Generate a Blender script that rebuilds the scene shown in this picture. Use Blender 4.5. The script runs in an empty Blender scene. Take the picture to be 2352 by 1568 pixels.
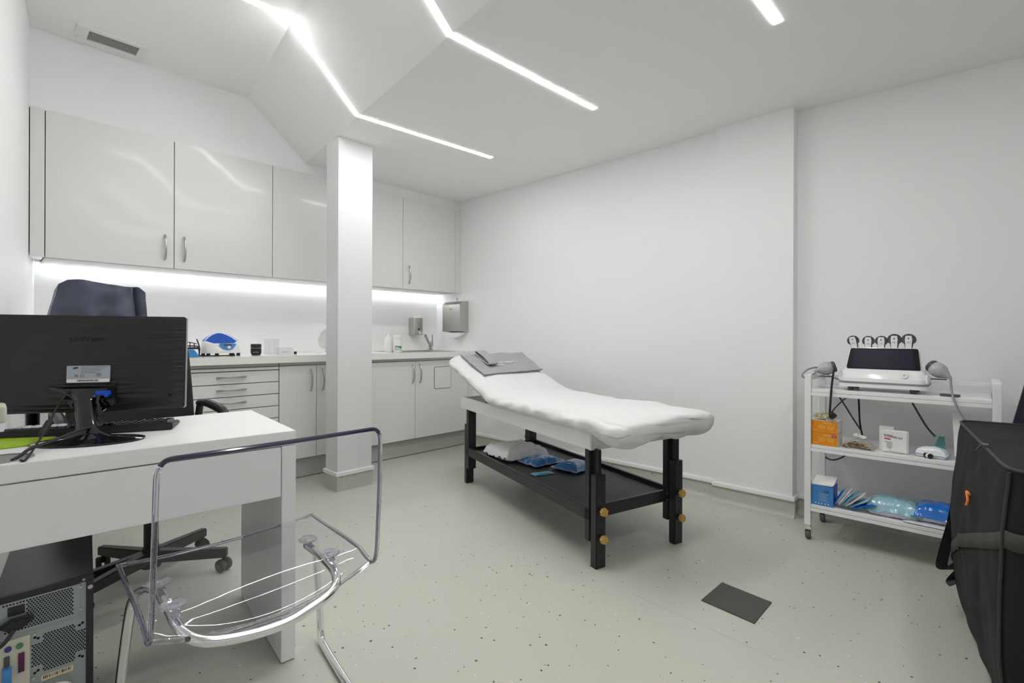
import bpy, bmesh, math, random
import numpy as np
from mathutils import Vector, Matrix, noise
PI = math.pi
random.seed(4)
SC = bpy.context.scene
COL = SC.collection

# ------------------------------------------------------------ camera
F, CX, HY, H = 1140.0, 1176.0, 775.0, 1.08
ANG = math.atan((2250.0 - CX) / F)
FW = Vector((math.cos(ANG), math.sin(ANG), 0)); RT = Vector((math.sin(ANG), -math.cos(ANG), 0)); UP = Vector((0, 0, 1))
ROLL = 0.0035
cam = bpy.data.cameras.new('camera'); camo = bpy.data.objects.new('camera', cam); COL.objects.link(camo)
cam.sensor_width = 36; cam.lens = F / 2352 * 36; cam.shift_y = -9 / 2352; cam.clip_start = 0.05
cr = RT * math.cos(ROLL) + UP * math.sin(ROLL); cu = -RT * math.sin(ROLL) + UP * math.cos(ROLL)
m = Matrix.Identity(4)
for i in range(3):
    m[i][0] = cr[i]; m[i][1] = cu[i]; m[i][2] = -FW[i]
m[2][3] = H
camo.matrix_world = m
SC.camera = camo
# ------------------------------------------------------------ world, light level
w = bpy.data.worlds.new('world'); SC.world = w; w.use_nodes = True
w.node_tree.nodes['Background'].inputs[0].default_value = (0.75, 0.8, 0.9, 1)
w.node_tree.nodes['Background'].inputs[1].default_value = 0.3
SC.view_settings.view_transform = 'Standard'; SC.view_settings.look = 'None'
SC.view_settings.gamma = 1; SC.view_settings.use_curve_mapping = False
SC.view_settings.exposure = 1.88
SC.cycles.use_light_tree = False; SC.cycles.adaptive_threshold = 0.02; SC.cycles.diffuse_bounces = 6; SC.cycles.glossy_bounces = 4; SC.cycles.max_bounces = 9; SC.cycles.transparent_max_bounces = 16
LED = 19.0          # strength of the ceiling strips
CABLED = 3.4       # strength of the strip under the wall cabinets

# ------------------------------------------------------------ where a pixel of the photograph lies in the room
C0 = Vector((0, 0, H))
def ray(px, py):
    u = (px - CX) / F; v = -(py - HY) / F
    u, v = u * math.cos(ROLL) - v * math.sin(ROLL), u * math.sin(ROLL) + v * math.cos(ROLL)
    return FW + RT * u + UP * v
def Zp(px, py, z): r = ray(px, py); return C0 + r * ((z - H) / r.z)
def Xp(px, py, x): r = ray(px, py); return C0 + r * (x / r.x)
def Yp(px, py, y): r = ray(px, py); return C0 + r * (y / r.y)

# ------------------------------------------------------------ materials
MAT = {}
def nodes(name):
    mt = bpy.data.materials.new(name); mt.use_nodes = True
    nt = mt.node_tree; MAT[name] = mt
    return mt, nt, nt.nodes['Principled BSDF']
def mat(name, col, rough=0.5, metal=0.0, bump=0.0, bscale=40.0, var=0.0, vscale=6.0, coat=0.0, spec=0.5, emit=None, estr=0, stretch=None, trans=0, ior=1.45, sub=0, sheen=0):
    mt, nt, b = nodes(name)
    b.inputs['Base Color'].default_value = (*col, 1)
    b.inputs['Roughness'].default_value = rough; b.inputs['Metallic'].default_value = metal
    b.inputs['Coat Weight'].default_value = coat; b.inputs['Coat Roughness'].default_value = 0.08
    b.inputs['Specular IOR Level'].default_value = spec
    b.inputs['Transmission Weight'].default_value = trans; b.inputs['IOR'].default_value = ior
    b.inputs['Sheen Weight'].default_value = sheen
    if emit: b.inputs['Emission Color'].default_value = (*emit, 1); b.inputs['Emission Strength'].default_value = estr
    tc = nt.nodes.new('ShaderNodeTexCoord'); mp = nt.nodes.new('ShaderNodeMapping')
    nt.links.new(tc.outputs['Object'], mp.inputs[0])
    if stretch: mp.inputs['Scale'].default_value = stretch
    if bump:
        n = nt.nodes.new('ShaderNodeTexNoise'); n.inputs['Scale'].default_value = bscale; n.inputs['Detail'].default_value = 2
        bp = nt.nodes.new('ShaderNodeBump'); bp.inputs['Strength'].default_value = bump; bp.inputs['Distance'].default_value = 0.01
        nt.links.new(mp.outputs[0], n.inputs[0]); nt.links.new(n.outputs[0], bp.inputs['Height']); nt.links.new(bp.outputs[0], b.inputs['Normal'])
    if var:
        n = nt.nodes.new('ShaderNodeTexNoise'); n.inputs['Scale'].default_value = vscale; n.inputs['Detail'].default_value = 1
        r = nt.nodes.new('ShaderNodeMapRange'); r.inputs[3].default_value = 1 - var; r.inputs[4].default_value = 1 + var
        mx = nt.nodes.new('ShaderNodeVectorMath'); mx.operation = 'SCALE'; mx.inputs[0].default_value = col
        nt.links.new(mp.outputs[0], n.inputs[0]); nt.links.new(n.outputs[0], r.inputs[0]); nt.links.new(r.outputs[0], mx.inputs['Scale'])
        nt.links.new(mx.outputs[0], b.inputs['Base Color'])
    return mt
mat('wall_paint', (0.90, 0.90, 0.912), 0.6, var=0.008, vscale=2)
mat('ceiling_paint', (0.92, 0.92, 0.91), 0.75, var=0.008, vscale=2)
mat('cabinet_white', (0.765, 0.765, 0.752), 0.28, var=0.006, vscale=3, coat=0.15)
mat('gap_dark', (0.12, 0.12, 0.11), 0.7, var=0.05)
mat('edge_metal', (0.50, 0.49, 0.44), 0.4, 0.6, var=0.04)
mat('kick', (0.50, 0.50, 0.47), 0.45, var=0.02)
mat('counter', (0.86, 0.855, 0.82), 0.16, var=0.01, vscale=30)
mat('trim_white', (0.84, 0.84, 0.83), 0.4, var=0.01)
mat('steel', (0.52, 0.51, 0.48), 0.33, 0.9, var=0.05, vscale=8, stretch=(1, 1, 30))
mat('chrome', (0.86, 0.86, 0.86), 0.06, 1.0, var=0.01)
mat('nickel', (0.50, 0.49, 0.46), 0.3, 0.95, var=0.03)
mat('black_paint', (0.020, 0.020, 0.022), 0.33, var=0.1)
mat('black_gloss', (0.006, 0.006, 0.008), 0.07, var=0.1, coat=0.5)
mat('black_plastic', (0.018, 0.018, 0.02), 0.45, var=0.1, bump=0.05, bscale=300)
mat('black_rubber', (0.025, 0.025, 0.027), 0.7, var=0.15)
mat('grey_rubber', (0.11, 0.115, 0.115), 0.6, var=0.1)
mat('black_fabric', (0.022, 0.022, 0.024), 0.85, var=0.15, bump=0.35, bscale=420, sheen=0.15)
mat('piping', (0.032, 0.032, 0.033), 0.6, var=0.1)
mat('strap_grey', (0.055, 0.055, 0.051), 0.85, var=0.12, bump=0.5, bscale=500)
mat('bag_cloth', (0.013, 0.013, 0.0135), 0.75, var=0.15, vscale=4, bump=0.35, bscale=9, spec=0.3)
mat('navy', (0.018, 0.02, 0.035), 0.6, var=0.1, vscale=3)
mat('jacket', (0.085, 0.095, 0.135), 0.7, var=0.08, vscale=8, bump=0.25, bscale=9, sheen=0.3)
mat('brass', (0.62, 0.38, 0.10), 0.45, 0.3, var=0.06, vscale=40)
mat('desk_white', (0.83, 0.83, 0.83), 0.4, var=0.01, bump=0.05, bscale=30, stretch=(1, 25, 25))
mat('bed_vinyl', (0.78, 0.775, 0.76), 0.45, var=0.01, bump=0.03, bscale=60)
mat('sheet', (0.70, 0.70, 0.708), 0.85, var=0.006, bump=0.25, bscale=7)
mat('towel', (0.34, 0.35, 0.37), 0.9, var=0.07, vscale=30, bump=0.5, bscale=160, sheen=0.4)
mat('towel_hem', (0.55, 0.56, 0.57), 0.9, var=0.05, bump=0.5, bscale=200)
mat('white_print', (0.85, 0.86, 0.87), 0.7, var=0.01)
mat('dark_print', (0.05, 0.05, 0.06), 0.6, var=0.02)
mat('grey_print', (0.38, 0.40, 0.44), 0.6, var=0.02)
mat('pale_orange_print', (0.95, 0.68, 0.36), 0.6, var=0.02)
mat('red_print', (0.62, 0.07, 0.07), 0.5, var=0.02)
mat('purple_print', (0.35, 0.03, 0.12), 0.5, var=0.02)
mat('paper', (0.84, 0.84, 0.84), 0.85, var=0.02, vscale=10, bump=0.2, bscale=15)
mat('white_plastic', (0.80, 0.80, 0.80), 0.3, var=0.008)
mat('machine_white', (0.84, 0.84, 0.85), 0.16, var=0.008, coat=0.4)
mat('trolley_white', (0.86, 0.865, 0.87), 0.28, var=0.008)
mat('mid_grey', (0.28, 0.28, 0.29), 0.4, var=0.03)
mat('cord_grey', (0.28, 0.29, 0.29), 0.5, var=0.04)
mat('bulb_grey', (0.42, 0.43, 0.43), 0.22, var=0.06, coat=0.5)
mat('dark_grey', (0.075, 0.075, 0.08), 0.4, var=0.05)
mat('screen_glass', (0.006, 0.006, 0.009), 0.3, var=0.02, spec=0.12)
mat('screen_off', (0.018, 0.020, 0.033), 0.3, var=0.02, spec=0.1)
mat('blue_lid', (0.005, 0.09, 0.50), 0.08, var=0.05, coat=0.6)
mat('blue_panel', (0.05, 0.26, 0.62), 0.3, var=0.03)
mat('blue_box', (0.055, 0.24, 0.58), 0.45, var=0.03)
mat('blue_plug', (0.005, 0.09, 0.62), 0.35, var=0.05)
mat('blue_pack', (0.03, 0.19, 0.50), 0.15, var=0.2, vscale=14, bump=0.6, bscale=22, coat=0.6)
mat('blue_pack_bright', (0.0, 0.17, 0.66), 0.16, var=0.2, vscale=10, bump=0.5, bscale=18, coat=0.8)
mat('pale_blue_pack', (0.34, 0.58, 0.68), 0.2, var=0.1, vscale=12, bump=0.6, bscale=16, coat=0.8)
mat('mid_blue_pack', (0.10, 0.35, 0.55), 0.25, var=0.2, vscale=20, bump=0.5, bscale=26, coat=0.5)
mat('pack_white', (0.76, 0.79, 0.82), 0.35, var=0.05, vscale=18, bump=0.6, bscale=20, coat=0.3)
mat('orange_box', (0.80, 0.28, 0.005), 0.45, var=0.03)
mat('orange_light', (0.85, 0.36, 0.04), 0.45, var=0.03)
mat('glove_latex', (0.66, 0.60, 0.36), 0.6, var=0.12, vscale=40, bump=0.4, bscale=50)
mat('wood', (0.56, 0.41, 0.24), 0.6, var=0.2, vscale=60)
mat('green_print', (0.05, 0.20, 0.07), 0.5, var=0.3, vscale=40)
mat('pale_green_print', (0.45, 0.58, 0.45), 0.5, var=0.1, vscale=40)
mat('green_folder', (0.36, 0.56, 0.02), 0.5, var=0.05)
mat('beige_plastic', (0.55, 0.55, 0.46), 0.4, var=0.03)
mat('case_metal', (0.34, 0.38, 0.39), 0.38, 0.55, var=0.06, vscale=12)
mat('io_plate', (0.62, 0.60, 0.50), 0.35, 0.4, var=0.05)
mat('hole_black', (0.004, 0.004, 0.004), 0.9, var=0.05)
mat('port_purple', (0.09, 0.015, 0.06), 0.5, var=0.05)
mat('port_blue', (0.05, 0.05, 0.25), 0.5, var=0.05)
mat('port_green', (0.07, 0.22, 0.12), 0.5, var=0.05)
mat('sticker_grey', (0.40, 0.45, 0.50), 0.35, var=0.03)
mat('sticker_cream', (0.72, 0.62, 0.42), 0.5, var=0.03)
mat('hatch', (0.075, 0.071, 0.064), 0.5, 0.2, var=0.06, vscale=9)
mat('cable_white', (0.68, 0.69, 0.66), 0.4, var=0.03)
mat('teal_film', (0.05, 0.22, 0.22), 0.15, var=0.2, coat=0.5)
mat('orange_logo', (0.85, 0.22, 0.04), 0.6, var=0.03)
mat('led', (1, 1, 1), 0.5, emit=(1.0, 0.99, 0.97), estr=LED)
mat('led_cabinet', (1, 1, 1), 0.5, emit=(0.95, 0.99, 1.0), estr=CABLED)
def clear_mat(name, tint, refl=0.9, haze=0.0, rough=0.02):
    mt, nt, b = nodes(name); nt.nodes.remove(b)
    out = nt.nodes['Material Output']
    t = nt.nodes.new('ShaderNodeBsdfTransparent'); t.inputs[0].default_value = (*tint, 1)
    g = nt.nodes.new('ShaderNodeBsdfGlossy'); g.inputs['Roughness'].default_value = rough
    fr = nt.nodes.new('ShaderNodeFresnel'); fr.inputs[0].default_value = 1.5
    n = nt.nodes.new('ShaderNodeTexNoise'); n.inputs['Scale'].default_value = 12
    bp = nt.nodes.new('ShaderNodeBump'); bp.inputs['Strength'].default_value = 0.04
    nt.links.new(n.outputs[0], bp.inputs['Height']); nt.links.new(bp.outputs[0], g.inputs['Normal'])
    mx = nt.nodes.new('ShaderNodeMixShader'); nt.links.new(fr.outputs[0], mx.inputs[0])
    nt.links.new(t.outputs[0], mx.inputs[1]); nt.links.new(g.outputs[0], mx.inputs[2])
    last = mx
    if haze:
        d = nt.nodes.new('ShaderNodeBsdfDiffuse'); d.inputs[0].default_value = (0.8, 0.82, 0.85, 1)
        m2 = nt.nodes.new('ShaderNodeMixShader'); m2.inputs[0].default_value = haze
        nt.links.new(mx.outputs[0], m2.inputs[1]); nt.links.new(d.outputs[0], m2.inputs[2]); last = m2
    nt.links.new(last.outputs[0], out.inputs[0])
    ge = nt.nodes.new('ShaderNodeNewGeometry'); mu = nt.nodes.new('ShaderNodeMath'); mu.operation = 'MULTIPLY_ADD'; mu.inputs[1].default_value = -1; mu.inputs[2].default_value = 1
    m3 = nt.nodes.new('ShaderNodeMath'); m3.operation = 'MULTIPLY'; nt.links.new(ge.outputs['Backfacing'], mu.inputs[0]); nt.links.new(mu.outputs[0], m3.inputs[0]); nt.links.new(fr.outputs[0], m3.inputs[1]); nt.links.new(m3.outputs[0], mx.inputs[0])
    return mt
clear_mat('clear_acrylic', (0.965, 0.965, 0.975))
clear_mat('clear_film', (0.93, 0.94, 0.95), haze=0.22, rough=0.15)
clear_mat('clear_box', (0.97, 0.975, 0.975), haze=0.02)
mat('acrylic_edge', (0.15, 0.14, 0.27), 0.05, trans=0.75, ior=1.49, var=0.02)
mat('acrylic_rim', (0.90, 0.90, 0.96), 0.03, trans=1.0, ior=1.49, var=0.02)
mat('indigo_edge', (0.035, 0.032, 0.085), 0.05, trans=0.2, ior=1.49, var=0.05, coat=0.6)
mat('faucet_chrome', (0.42, 0.42, 0.42), 0.08, 1.0, var=0.02)
mat('disc_grey', (0.62, 0.62, 0.68), 0.12, trans=0.75, ior=1.3, var=0.1)
mat('wall_paint_dimmed', (0.72, 0.72, 0.73), 0.55, var=0.008, vscale=2)  # wall paint darkened in colour to offset the strong light on the column
def floor_mat():
    mt, nt, b = nodes('vinyl_floor')
    tc = nt.nodes.new('ShaderNodeTexCoord')
    base = nt.nodes.new('ShaderNodeTexNoise'); base.inputs['Scale'].default_value = 1.3
    nt.links.new(tc.outputs['Object'], base.inputs[0])
    rp = nt.nodes.new('ShaderNodeValToRGB'); rp.color_ramp.elements[0].color = (0.50, 0.50, 0.445, 1); rp.color_ramp.elements[1].color = (0.54, 0.54, 0.48, 1)
    nt.links.new(base.outputs[0], rp.inputs[0])
    last = rp.outputs[0]
    nz = nt.nodes.new('ShaderNodeTexNoise'); nz.inputs['Scale'].default_value = 60; nz.inputs['Detail'].default_value = 0; nt.links.new(tc.outputs['Object'], nz.inputs[0])
    for k, (sc, rad, thr, colr) in enumerate([(26, 0.095, 0.62, (0.06, 0.055, 0.045)), (42, 0.10, 0.40, (0.36, 0.35, 0.30)), (21, 0.062, 0.6, (0.025, 0.022, 0.02)), (34, 0.10, 0.2, (0.72, 0.71, 0.66))]):
        mp = nt.nodes.new('ShaderNodeMapping'); mp.inputs['Location'].default_value = (3.7 * k, 1.3 * k, 5.1 * k)
        mp.inputs['Scale'].default_value = (1, 1, 1)
        ad = nt.nodes.new('ShaderNodeVectorMath'); ad.operation = 'MULTIPLY_ADD'; ad.inputs[1].default_value = (0.006, 0.006, 0.006)
        v = nt.nodes.new('ShaderNodeTexVoronoi'); v.inputs['Scale'].default_value = sc
        nt.links.new(tc.outputs['Object'], mp.inputs[0]); pass
        nt.links.new(nz.outputs['Color'], ad.inputs[0]); nt.links.new(mp.outputs[0], ad.inputs[2]); nt.links.new(ad.outputs[0], v.inputs[0])
        sep = nt.nodes.new('ShaderNodeSeparateColor'); nt.links.new(v.outputs['Color'], sep.inputs[0])
        g = nt.nodes.new('ShaderNodeMath'); g.operation = 'LESS_THAN'; g.inputs[1].default_value = thr; nt.links.new(sep.outputs[0], g.inputs[0])
        rr = nt.nodes.new('ShaderNodeMath'); rr.operation = 'MULTIPLY_ADD'; rr.inputs[1].default_value = rad * 0.8; rr.inputs[2].default_value = rad * 0.5; nt.links.new(sep.outputs[1], rr.inputs[0])
        l = nt.nodes.new('ShaderNodeMath'); l.operation = 'LESS_THAN'; nt.links.new(v.outputs['Distance'], l.inputs[0]); nt.links.new(rr.outputs[0], l.inputs[1])
        mu = nt.nodes.new('ShaderNodeMath'); mu.operation = 'MULTIPLY'; nt.links.new(g.outputs[0], mu.inputs[0]); nt.links.new(l.outputs[0], mu.inputs[1])
        mix = nt.nodes.new('ShaderNodeMix'); mix.data_type = 'RGBA'; mix.inputs[7].default_value = (*colr, 1)
        nt.links.new(mu.outputs[0], mix.inputs[0]); nt.links.new(last, mix.inputs[6]); last = mix.outputs[2]
    nt.links.new(last, b.inputs['Base Color']); b.inputs['Roughness'].default_value = 0.42
    b.inputs['Specular IOR Level'].default_value = 0.4
floor_mat()
def monitor_mat():
    mt, nt, b = nodes('monitor_shell')
    b.inputs['Base Color'].default_value = (0.012, 0.012, 0.0145, 1); b.inputs['Roughness'].default_value = 0.36
    tc = nt.nodes.new('ShaderNodeTexCoord'); mp = nt.nodes.new('ShaderNodeMapping'); mp.inputs['Scale'].default_value = (6, 6, 95)
    n = nt.nodes.new('ShaderNodeTexNoise'); n.inputs['Scale'].default_value = 1.0; n.inputs['Detail'].default_value = 1.5
    bp = nt.nodes.new('ShaderNodeBump'); bp.inputs['Strength'].default_value = 0.8; bp.inputs['Distance'].default_value = 0.006
    nt.links.new(tc.outputs['Object'], mp.inputs[0]); nt.links.new(mp.outputs[0], n.inputs[0]); nt.links.new(n.outputs[0], bp.inputs['Height']); nt.links.new(bp.outputs[0], b.inputs['Normal'])
monitor_mat()

# ------------------------------------------------------------ mesh helpers
class MB:
    def __init__(s): s.bm = bmesh.new(); s.mi = 0
    def _tag(s, faces):
        for f in faces: f.material_index = s.mi
    def box(s, x0, x1, y0, y1, z0, z1, bev=0.0, M=None, seg=2):
        c = Vector(((x0 + x1) / 2, (y0 + y1) / 2, (z0 + z1) / 2))
        b = bmesh.new(); bmesh.ops.create_cube(b, size=1)
        bmesh.ops.scale(b, vec=(abs(x1 - x0), abs(y1 - y0), abs(z1 - z0)), verts=b.verts)
        bmesh.ops.translate(b, vec=c, verts=b.verts)
        if bev: bmesh.ops.bevel(b, geom=b.edges[:], offset=bev, segments=seg, affect='EDGES', profile=0.5)
        return s._merge(b, M)
    def _merge(s, b, M=None):
        if M: b.transform(M)
        for f in b.faces: f.material_index = s.mi
        me = bpy.data.meshes.new('t'); b.to_mesh(me); b.free()
        s.bm.from_mesh(me); bpy.data.meshes.remove(me); return s
    def hexa(s, P, bev=0):   # eight corners: bottom 4, top 4 (same order)
        b = bmesh.new(); v = [b.verts.new(p) for p in P]
        for q in ((3, 2, 1, 0), (4, 5, 6, 7), (0, 1, 5, 4), (1, 2, 6, 5), (2, 3, 7, 6), (3, 0, 4, 7)): b.faces.new([v[i] for i in q])
        bmesh.ops.recalc_face_normals(b, faces=b.faces)
        if bev: bmesh.ops.bevel(b, geom=b.edges[:], offset=bev, segments=2, affect='EDGES')
        return s._merge(b)
    def cyl(s, p0, p1, r0, r1=None, n=24, cap=True, bev=0):
        r1 = r0 if r1 is None else r1; p0 = Vector(p0); p1 = Vector(p1); d = p1 - p0
        b = bmesh.new(); bmesh.ops.create_cone(b, cap_ends=cap, segments=n, radius1=r0, radius2=r1, depth=d.length)
        if bev:
            ed = [e for e in b.edges if len(e.link_faces) == 2 and abs(e.calc_face_angle(0)) > 1.0]
            bmesh.ops.bevel(b, geom=ed, offset=bev, segments=2, affect='EDGES')
        M = Matrix.Translation((p0 + p1) / 2) @ d.to_track_quat('Z', 'Y').to_matrix().to_4x4()
        return s._merge(b, M)
    def sph(s, c, r, sc=(1, 1, 1), n=24):
        b = bmesh.new(); bmesh.ops.create_uvsphere(b, u_segments=n, v_segments=n // 2, radius=r)
        return s._merge(b, Matrix.Translation(c) @ Matrix.Diagonal((*sc, 1)))
    def tube(s, pts, r, n=12, closed=False, smooth=0, cap=True):
        P = [Vector(p) for p in pts]
        if smooth: P = spline(P, smooth, closed)
        rs = r if isinstance(r, (list, tuple)) else [r] * len(P)
        if len(rs) != len(P): rs = [rs[min(len(rs) - 1, int(i * len(rs) / len(P)))] for i in range(len(P))]
        b = bmesh.new(); rings = []; up = None
        for i, p in enumerate(P):
            a = P[i - 1] if (i > 0 or closed) else P[i]; c = P[(i + 1) % len(P)] if (i < len(P) - 1 or closed) else P[i]
            t = (c - a).normalized()
            if up is None: up = t.orthogonal().normalized()
            up = (up - t * up.dot(t)).normalized(); sd = t.cross(up)
            rings.append([b.verts.new(p + (up * math.cos(2 * PI * k / n) + sd * math.sin(2 * PI * k / n)) * rs[i]) for k in range(n)])
        N = len(rings)
        for i in range(N if closed else N - 1):
            A, B = rings[i], rings[(i + 1) % N]
            for k in range(n): b.faces.new((A[k], A[(k + 1) % n], B[(k + 1) % n], B[k]))
        if cap and not closed: b.faces.new(rings[0][::-1]); b.faces.new(rings[-1])
        bmesh.ops.recalc_face_normals(b, faces=b.faces)
        return s._merge(b)
    def lathe(s, prof, c=(0, 0, 0), n=32, M=None):
        b = bmesh.new(); rings = []
        for r, z in prof: rings.append([b.verts.new((max(r, 1e-5) * math.cos(2 * PI * k / n), max(r, 1e-5) * math.sin(2 * PI * k / n), z)) for k in range(n)])
        for A, B in zip(rings, rings[1:]):
            for k in range(n): b.faces.new((A[k], A[(k + 1) % n], B[(k + 1) % n], B[k]))
        bmesh.ops.remove_doubles(b, verts=b.verts, dist=1e-4)
        bmesh.ops.holes_fill(b, edges=[e for e in b.edges if e.is_boundary], sides=0)
        bmesh.ops.recalc_face_normals(b, faces=b.faces)
        return s._merge(b, (M or Matrix.Identity(4)) if M else Matrix.Translation(c))
    def prism(s, poly, h0, h1, M=None, bev=0, seg=2):   # polygon in local XY, extruded along Z
        b = bmesh.new(); lo = [b.verts.new((x, y, h0)) for x, y in poly]; hi = [b.verts.new((x, y, h1)) for x, y in poly]; n = len(poly)
        b.faces.new(lo[::-1]); b.faces.new(hi)
        for k in range(n): b.faces.new((lo[k], lo[(k + 1) % n], hi[(k + 1) % n], hi[k]))
        bmesh.ops.recalc_face_normals(b, faces=b.faces)
        if bev: bmesh.ops.bevel(b, geom=[e for e in b.edges if abs(e.calc_face_angle(0)) > 0.6], offset=bev, segments=seg, affect='EDGES')
        return s._merge(b, M)
    def grid(s, fn, nu, nv, closed_u=False):
        b = bmesh.new(); G = [[b.verts.new(fn(i / (nu if closed_u else nu - 1), j / (nv - 1))) for j in range(nv)] for i in range(nu)]
        for i in range(nu if closed_u else nu - 1):
            for j in range(nv - 1):
                A, B = G[i], G[(i + 1) % nu]
                b.faces.new((A[j], B[j], B[j + 1], A[j + 1]))
        return s._merge(b)
def spline(P, k, closed=False):
    out = []; n = len(P)
    for i in range(n if closed else n - 1):
        p0 = P[i - 1] if (i > 0 or closed) else P[0]; p1 = P[i]; p2 = P[(i + 1) % n]; p3 = P[(i + 2) % n] if (i + 2 < n or closed) else P[-1]
        for j in range(k):
            t = j / k
            out.append(0.5 * ((2 * p1) + (p2 - p0) * t + (2 * p0 - 5 * p1 + 4 * p2 - p3) * t * t + (3 * p1 - p0 - 3 * p2 + p3) * t ** 3))
    if not closed: out.append(P[-1])
    return out
def rrect(x0, x1, y0, y1, r, n=6):
    pts = []
    for cx, cy, a in ((x1 - r, y1 - r, 0), (x0 + r, y1 - r, PI / 2), (x0 + r, y0 + r, PI), (x1 - r, y0 + r, 1.5 * PI)):
        for k in range(n + 1): t = a + PI / 2 * k / n; pts.append((cx + r * math.cos(t), cy + r * math.sin(t)))
    return pts
ROOTS = {}
def root_m(o):
    while o.parent: o = o.parent
    return o.get('_m') and Matrix([list(r) for r in ROOTS[o.name]]) or ROOTS.get(o.name, Matrix.Identity(4))
def obj(name, mb, mats, parent=None, smooth=True, world=False, label=None, angle=35):
    me = bpy.data.meshes.new(name)
    if world and parent is not None: mb.bm.transform(root_m(parent).inverted())
    mb.bm.to_mesh(me); mb.bm.free()
    if isinstance(mats, str): mats = [mats]
    for x in mats: me.materials.append(MAT[x])
    if smooth:
        for p in me.polygons: p.use_smooth = True
        me.set_sharp_from_angle(angle=math.radians(angle))
    o = bpy.data.objects.new(name, me); COL.objects.link(o)
    if parent is not None: o.parent = parent
    if label: o['label'] = label
    return o
def thing(name, label, cat, loc=(0, 0, 0), rotz=0, group=None):
    o = bpy.data.objects.new(name, None); COL.objects.link(o); o.empty_display_size = 0.05
    o.location = loc; o.rotation_euler = (0, 0, rotz); o['label'] = label; o['category'] = cat
    if group: o['group'] = group
    ROOTS[o.name] = Matrix.Translation(loc) @ Matrix.Rotation(rotz, 4, 'Z')
    return o
def tag(o, label, cat, group=None):
    o['label'] = label; o['category'] = cat
    if group: o['group'] = group
    return o
def single(name, mb, mats, label, cat, group=None, loc=None, **k):
    """one mesh thing; mesh in world coordinates, origin moved to its base"""
    vs = [v.co for v in mb.bm.verts]
    c = Vector((sum(v.x for v in vs) / len(vs), sum(v.y for v in vs) / len(vs), min(v.z for v in vs)))
    mb.bm.transform(Matrix.Translation(-c)); o = obj(name, mb, mats, **k); o.location = c
    return tag(o, label, cat, group)
def struct(name, mb, mats, parent=None, **k):
    o = obj(name, mb, mats, parent, **k)
    if parent is None: o['kind'] = 'structure'
    return o
def text(body, size, M, m_, parent, name='lettering', ext=0.0003, align='CENTER'):
    """M: world matrix, text in its local XY plane"""
    cu_ = bpy.data.curves.new(name, 'FONT'); cu_.body = body; cu_.size = size; cu_.extrude = ext; cu_.align_x = align; cu_.align_y = 'CENTER'; cu_.resolution_u = 3
    t = bpy.data.objects.new('tmp', cu_); COL.objects.link(t); bpy.context.view_layer.update()
    me = bpy.data.meshes.new_from_object(t.evaluated_get(bpy.context.evaluated_depsgraph_get()))
    bpy.data.objects.remove(t); bpy.data.curves.remove(cu_)
    mb = MB(); mb.bm.from_mesh(me); bpy.data.meshes.remove(me)
    for f in mb.bm.faces: f.material_index = 0
    mb.bm.transform(M)
    return obj(name, mb, m_, parent, smooth=False, world=True)
def frame(o, x, y):     # matrix with origin o, local X = x, local Y = y
    x = Vector(x).normalized(); z = x.cross(Vector(y)).normalized(); y = z.cross(x)
    M = Matrix.Identity(4)
    for i in range(3): M[i][0] = x[i]; M[i][1] = y[i]; M[i][2] = z[i]; M[i][3] = o[i]
    return M
def N3(p, s, seed=0): return noise.noise(Vector((p[0] * s + seed, p[1] * s + seed * 1.7, p[2] * s - seed)))

# ============================================================ the room
ZL, ZU = 2.48, 2.85
YB = 4.33           # back wall
XR = 3.39           # right wall
f1 = lambda y: 1.433 + 0.1345 * (y - 1.483)
f2 = lambda y: 1.175 + 0.1345 * (y - 2.80)
Y0, Y1 = -2.3, 4.40
b = MB(); b.box(-1.4, 3.9, Y0, Y1, -0.1, 0); struct('floor', b, 'vinyl_floor', smooth=False)
b = MB()
b.hexa([(f1(Y0), Y0, ZL), (3.9, Y0, ZL), (3.9, Y1, ZL), (f1(Y1), Y1, ZL), (f1(Y0), Y0, 3.0), (3.9, Y0, 3.0), (3.9, Y1, 3.0), (f1(Y1), Y1, 3.0)])
b.hexa([(f2(Y0), Y0, ZU), (f1(Y0), Y0, ZL), (f1(Y1), Y1, ZL), (f2(Y1), Y1, ZU), (f2(Y0), Y0, 3.0), (f1(Y0), Y0, 3.0), (f1(Y1), Y1, 3.0), (f2(Y1), Y1, 3.0)])
b.hexa([(-1.4, Y0, ZU), (f2(Y0), Y0, ZU), (f2(Y1), Y1, ZU), (-1.4, Y1, ZU), (-1.4, Y0, 3.0), (f2(Y0), Y0, 3.0), (f2(Y1), Y1, 3.0), (-1.4, Y1, 3.0)])
struct('ceiling', b, 'ceiling_paint', smooth=False)
b = MB(); b.box(-0.2, 3.55, YB, YB + 0.12, 0, 2.95); struct('wall_back', b, 'wall_paint', smooth=False)
b = MB(); b.box(0.14, XR, 3.956, YB - 0.001, 2.389, 2.95); struct('wall_above_cabinets', b, 'wall_paint', smooth=False)
b = MB()
b.box(XR, XR + 0.3, 1.285, YB + 0.1, 0, 2.95)
b.box(3.345, XR + 0.3, 0.82, 1.285, 0, 2.95)
b.hexa([(3.44, 0.82, 0), (3.62, -1.3, 0), (3.9, -1.3, 0), (3.9, 0.82, 0), (3.44, 0.82, 2.95), (3.62, -1.3, 2.95), (3.9, -1.3, 2.95), (3.9, 0.82, 2.95)]); b.box(3.62, 3.9, Y0, -1.3, 0, 2.95)
struct('wall_right', b, 'wall_paint', smooth=False)
b = MB()
b.hexa([(0.21, YB, 0), (0.008, 2.45, 0), (-0.8, 2.45, 0), (-0.8, YB, 0), (0.21, YB, 2.95), (0.008, 2.45, 2.95), (-0.8, 2.45, 2.95), (-0.8, YB, 2.95)])
b.box(-1.3, -1.2, Y0, 2.5, 0, 2.95)
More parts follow.
